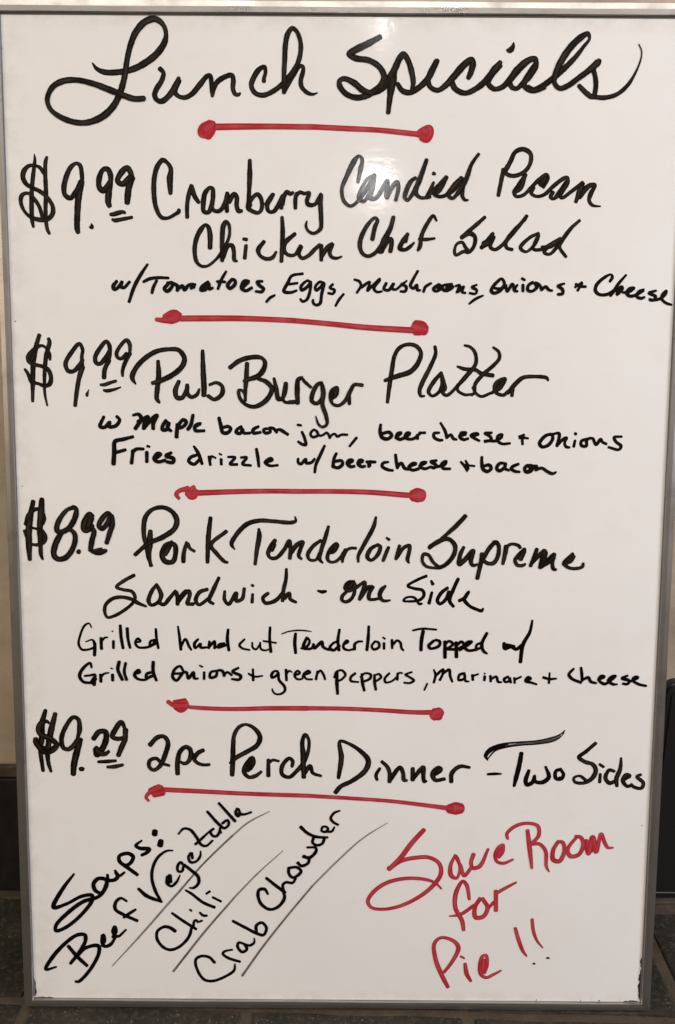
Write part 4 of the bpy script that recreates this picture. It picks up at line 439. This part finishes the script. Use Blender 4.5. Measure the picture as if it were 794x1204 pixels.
underline|g|f:-21777 4389 107 -18922 7642 188 -15924 11212 220 -15097 12164 220;q:-15097 12164 203 -13036 14662 178 -11482 16292 186 -10098 17658 194;f:-10098 17658 186 -8557 19022 169 -6541 20131 88
underline|g|q:-15867 3907 222 -12698 8122 204 -9978 11428 179;f:-9978 11428 171 -7771 13847 154 -5255 16252 73
underline|g|q:-9208 3517 239 -7143 6597 205 -5012 9479 188 -2493 12686 179;f:-2493 12686 179 -233 15097 170 2254 17494 145 4655 19117 72
Save|r|:8095 18406 463 6899 16999 496 5943 15622 497 4817 14446 433;:4816 14497 498 5948 15279 432 7410 15633 432 8715 15642 399 9623 15048 400 9805 14103 433 9253 13064 434 7965 11844 402 6014 10789 369 4377 10429 337 3225 10594 337 2858 11199 369 3372 12157 401 4670 13117 401 6464 13562 368 8264 13489 335 9252 13151 270 9885 12551 172;:11122 15917 269 10689 14798 400 10791 13852 466 11287 13597 302 11595 14461 302 11324 15661 302 11073 15917 269 11669 14805 367 12017 13861 368 12652 14640 367;:12864 16015 432 12640 15156 400 12816 14642 400 13464 14818 433 14236 16539 269
Save|r|:15261 15724 334 15604 16292 399 15650 16977 301 15282 16752 399 14929 15945 399 15109 15311 334 15734 15144 334 16620 15528 236;:15399 16633 497 15287 15947 432
Room|r|:16072 17577 268 15976 18088 333 16766 18860 365 17894 19157 333 18876 18875 365 18988 17940 366 18283 17081 334;:17916 18443 365 18164 16739 464 18440 14683 269;:18202 17081 399 19097 17087 366 19689 16407 366 19822 14865 302 20084 14351 171;:20878 17356 366 20419 16498 399 20451 15556 465 21028 15389 432 21480 16420 399 21287 17274 366 20878 17356 333;:22647 17881 301 21800 16594 366 22069 15911 432 22877 16088 399 23245 17117 399 22976 17798 366 22485 17880 333;:23476 17461 496 23770 16180 432 24113 17806 496 24496 16357 432 24912 18153 333 25272 17303 366 25618 16793 301 26074 16796 203;:23645 17291 561 23841 16438 562 24459 17297 496
for|r|:12564 11479 324 12273 12916 409 11906 13291 352 11287 12152 467 11248 10634 439 11926 9267 440 12090 8351 354;:10692 9746 152 11766 9952 353 13038 10875 353;:13595 11562 410 13115 10647 439 13211 9658 468 13928 9740 440 14336 10656 439 13811 11564 410;:14340 10504 296 14896 11193 353;:15081 12331 438 15134 10358 439;:15018 12028 352 15863 12564 352 16990 13223 237
Pie|r|:10699 2480 386 10018 3871 472 9484 5258 442 9307 6951 384 9945 7569 326 11105 7271 383 11625 6584 442 11148 5271 384 10305 4028 298;:11863 5662 240 12229 5464 211;:12314 4893 356 12482 3889 443 12906 3117 298;:14190 3980 356 14400 4832 414 14318 5788 326 13973 5677 355 13740 4595 414 13875 3822 385 14376 3501 327 15093 3831 298 15806 4255 182;:14070 5292 500 14068 4211 443
exclamation_mark|r|:17041 8598 325 17355 7541 394 17847 6277 326 18227 5735 167;m:18842 4976 122 18955 4977 258 19069 4966 122
exclamation_mark|r|:18631 9474 347 18805 8274 348 19176 7313 280 19744 6593 167;m:20142 5532 145 20255 5545 258 20437 5546 122"""

def catmull(P):
    n = len(P); out = []
    for i in range(n - 1):
        p0 = P[i - 1] if i else [2 * P[0][k] - P[1][k] for k in range(3)]
        p1, p2 = P[i], P[i + 1]
        p3 = P[i + 2] if i + 2 < n else [2 * P[-1][k] - P[-2][k] for k in range(3)]
        d = lambda a, b: max(1e-7, math.hypot(a[0] - b[0], a[1] - b[1])) ** .5
        t0 = 0; t1 = t0 + d(p0, p1); t2 = t1 + d(p1, p2); t3 = t2 + d(p2, p3)
        seg = max(3, int(math.hypot(p2[0] - p1[0], p2[1] - p1[1]) / .0008))
        for s in range(seg):
            t = t1 + (t2 - t1) * s / seg
            r = []
            for k in range(3):
                a1 = (t1 - t) / (t1 - t0) * p0[k] + (t - t0) / (t1 - t0) * p1[k]
                a2 = (t2 - t) / (t2 - t1) * p1[k] + (t - t1) / (t2 - t1) * p2[k]
                a3 = (t3 - t) / (t3 - t2) * p2[k] + (t - t2) / (t3 - t2) * p3[k]
                b1 = (t2 - t) / (t2 - t0) * a1 + (t - t0) / (t2 - t0) * a2
                b2 = (t3 - t) / (t3 - t1) * a2 + (t - t1) / (t3 - t1) * a3
                r.append((t2 - t) / (t2 - t1) * b1 + (t - t1) / (t2 - t1) * b2)
            w0, w1 = sorted((p1[2], p2[2])); r[2] = min(max(r[2], w0 * .95), w1 * 1.05)
            out.append(r)
    out.append(list(P[-1])); return out

US = (-1.0, -.55, 0.0, .55, 1.0)
def ribbon(V, F, U, I, P, z, mi, rd, wb=1.0):
    if len(P) == 1: P = P + [[P[0][0] + 1e-5, P[0][1], P[0][2]]]
    C = catmull(P); n = len(C)
    ph = rd.uniform(0, 50)
    samples = []                                 # x, y, half width, nx, ny
    T = []
    for i in range(n):
        a, b = C[max(0, i - 1)], C[min(n - 1, i + 1)]
        dx, dy = b[0] - a[0], b[1] - a[1]; l = math.hypot(dx, dy) or 1e-9
        T.append((dx / l, dy / l))
    s = 0
    for i in range(n):
        if i: s += math.hypot(C[i][0] - C[i - 1][0], C[i][1] - C[i - 1][1])
        hw = C[i][2] / 2 * (1 + wb * (.030 * math.sin(s * 700 + ph) + .022 * math.sin(s * 1700 + ph * 2)))
        samples.append((C[i][0], C[i][1], hw, -T[i][1], T[i][0], s))
    def cap(i, sg):
        x, y, hw, nx, ny, s0 = samples[i]; tx, ty = T[i]; out = []
        ln = hw * .72
        for f in (.35, .65, .85, .97, 1.0):
            out.append((x + sg * tx * ln * f, y + sg * ty * ln * f, hw * max(.04, (1 - f * f)) ** .5, nx, ny, s0 + sg * ln * f))
        return out
    samples = list(reversed(cap(0, -1))) + samples + cap(n - 1, 1)
    b = len(V)
    for k, (x, y, hw, nx, ny, s) in enumerate(samples):
        for u in US:
            V.append((x + nx * hw * u, y + ny * hw * u, z + k * 1.5e-6)); U.append((u + ph, s * 1000 + ph * 3, u))
    for k in range(len(samples) - 1):
        for j in range(4):
            q = b + k * 5 + j
            F.append((q, q + 5, q + 6, q + 1)); I.append(mi)

NAMES = {'red_divider': 'divider_line', 'underline': 'underline', 'plus_sign': 'plus_sign', 'dash': 'dash', 'exclamation_mark': 'exclamation_mark', 'with_abbreviation': 'handwritten_word'}
BROWN = 'Lunch Specials 9.99 8.99 9.29 Cranberry Candied Pecan Chicken Chef Salad Pub Burger Platter Pork Supreme Sandwich one Side 2pc Perch Dinner Two Sides dash'.split()
rd = random.Random(3)
for wi, line in enumerate(DATA.strip().split('\n')):
    nm, mt, rest = line.split('|')
    V, F, U, I = [], [], [], []; slots = []
    strokes = []
    for st in rest.split(';'):
        mm, nums = st.split(':'); a = list(map(int, nums.split()))
        strokes.append((mm, [[a[i] * 1e-5, a[i + 1] * 1e-5, a[i + 2] * 1e-5] for i in range(0, len(a), 3)]))
    ws = [p[2] for _, P in strokes for p in P]; mean = sum(ws) / len(ws)
    base = mt
    if mt == 'b' and not (nm in BROWN or (nm == 'Tenderloin' and mean > .0032)): base = 'k'
    if 0: print(nm, round(mean * 1e5))
    if mt == 'b' and mean < .00330: base = 'k'
    zb = .00006 + (wi % 3) * .00013
    for si, (mm, P) in enumerate(strokes):
        m = mm or base
        if m not in slots: slots.append(m)
        ribbon(V, F, U, I, P, zb + si * 1.1e-5, slots.index(m), rd, .25 if mt == 'r' else 1.0)
    me = bpy.data.meshes.new('writing'); me.from_pydata(V, [], F)
    for m in slots: me.materials.append(INK[m])
    me.polygons.foreach_set('material_index', I)
    lay = me.uv_layers.new(name='UVMap')
    for lp in me.loops:
        u = U[lp.vertex_index]; lay.data[lp.index].uv = (u[2], u[1])
    me.update()
    price = nm[0].isdigit() and '.' in nm
    o = bpy.data.objects.new('price' if price else NAMES.get(nm, 'handwritten_word'), me); link(o, board)
    colr = 'red' if mt == 'r' else ('thin faded grey' if mt == 'g' else 'black')
    if price: o['label'] = 'black handwritten price $' + nm
    elif nm in NAMES and nm != 'with_abbreviation': o['label'] = colr + ' hand-drawn ' + nm.replace('_', ' ').replace('red ', '')
    else: o['label'] = colr + ' handwritten word ' + ('w/' if nm == 'with_abbreviation' else nm)
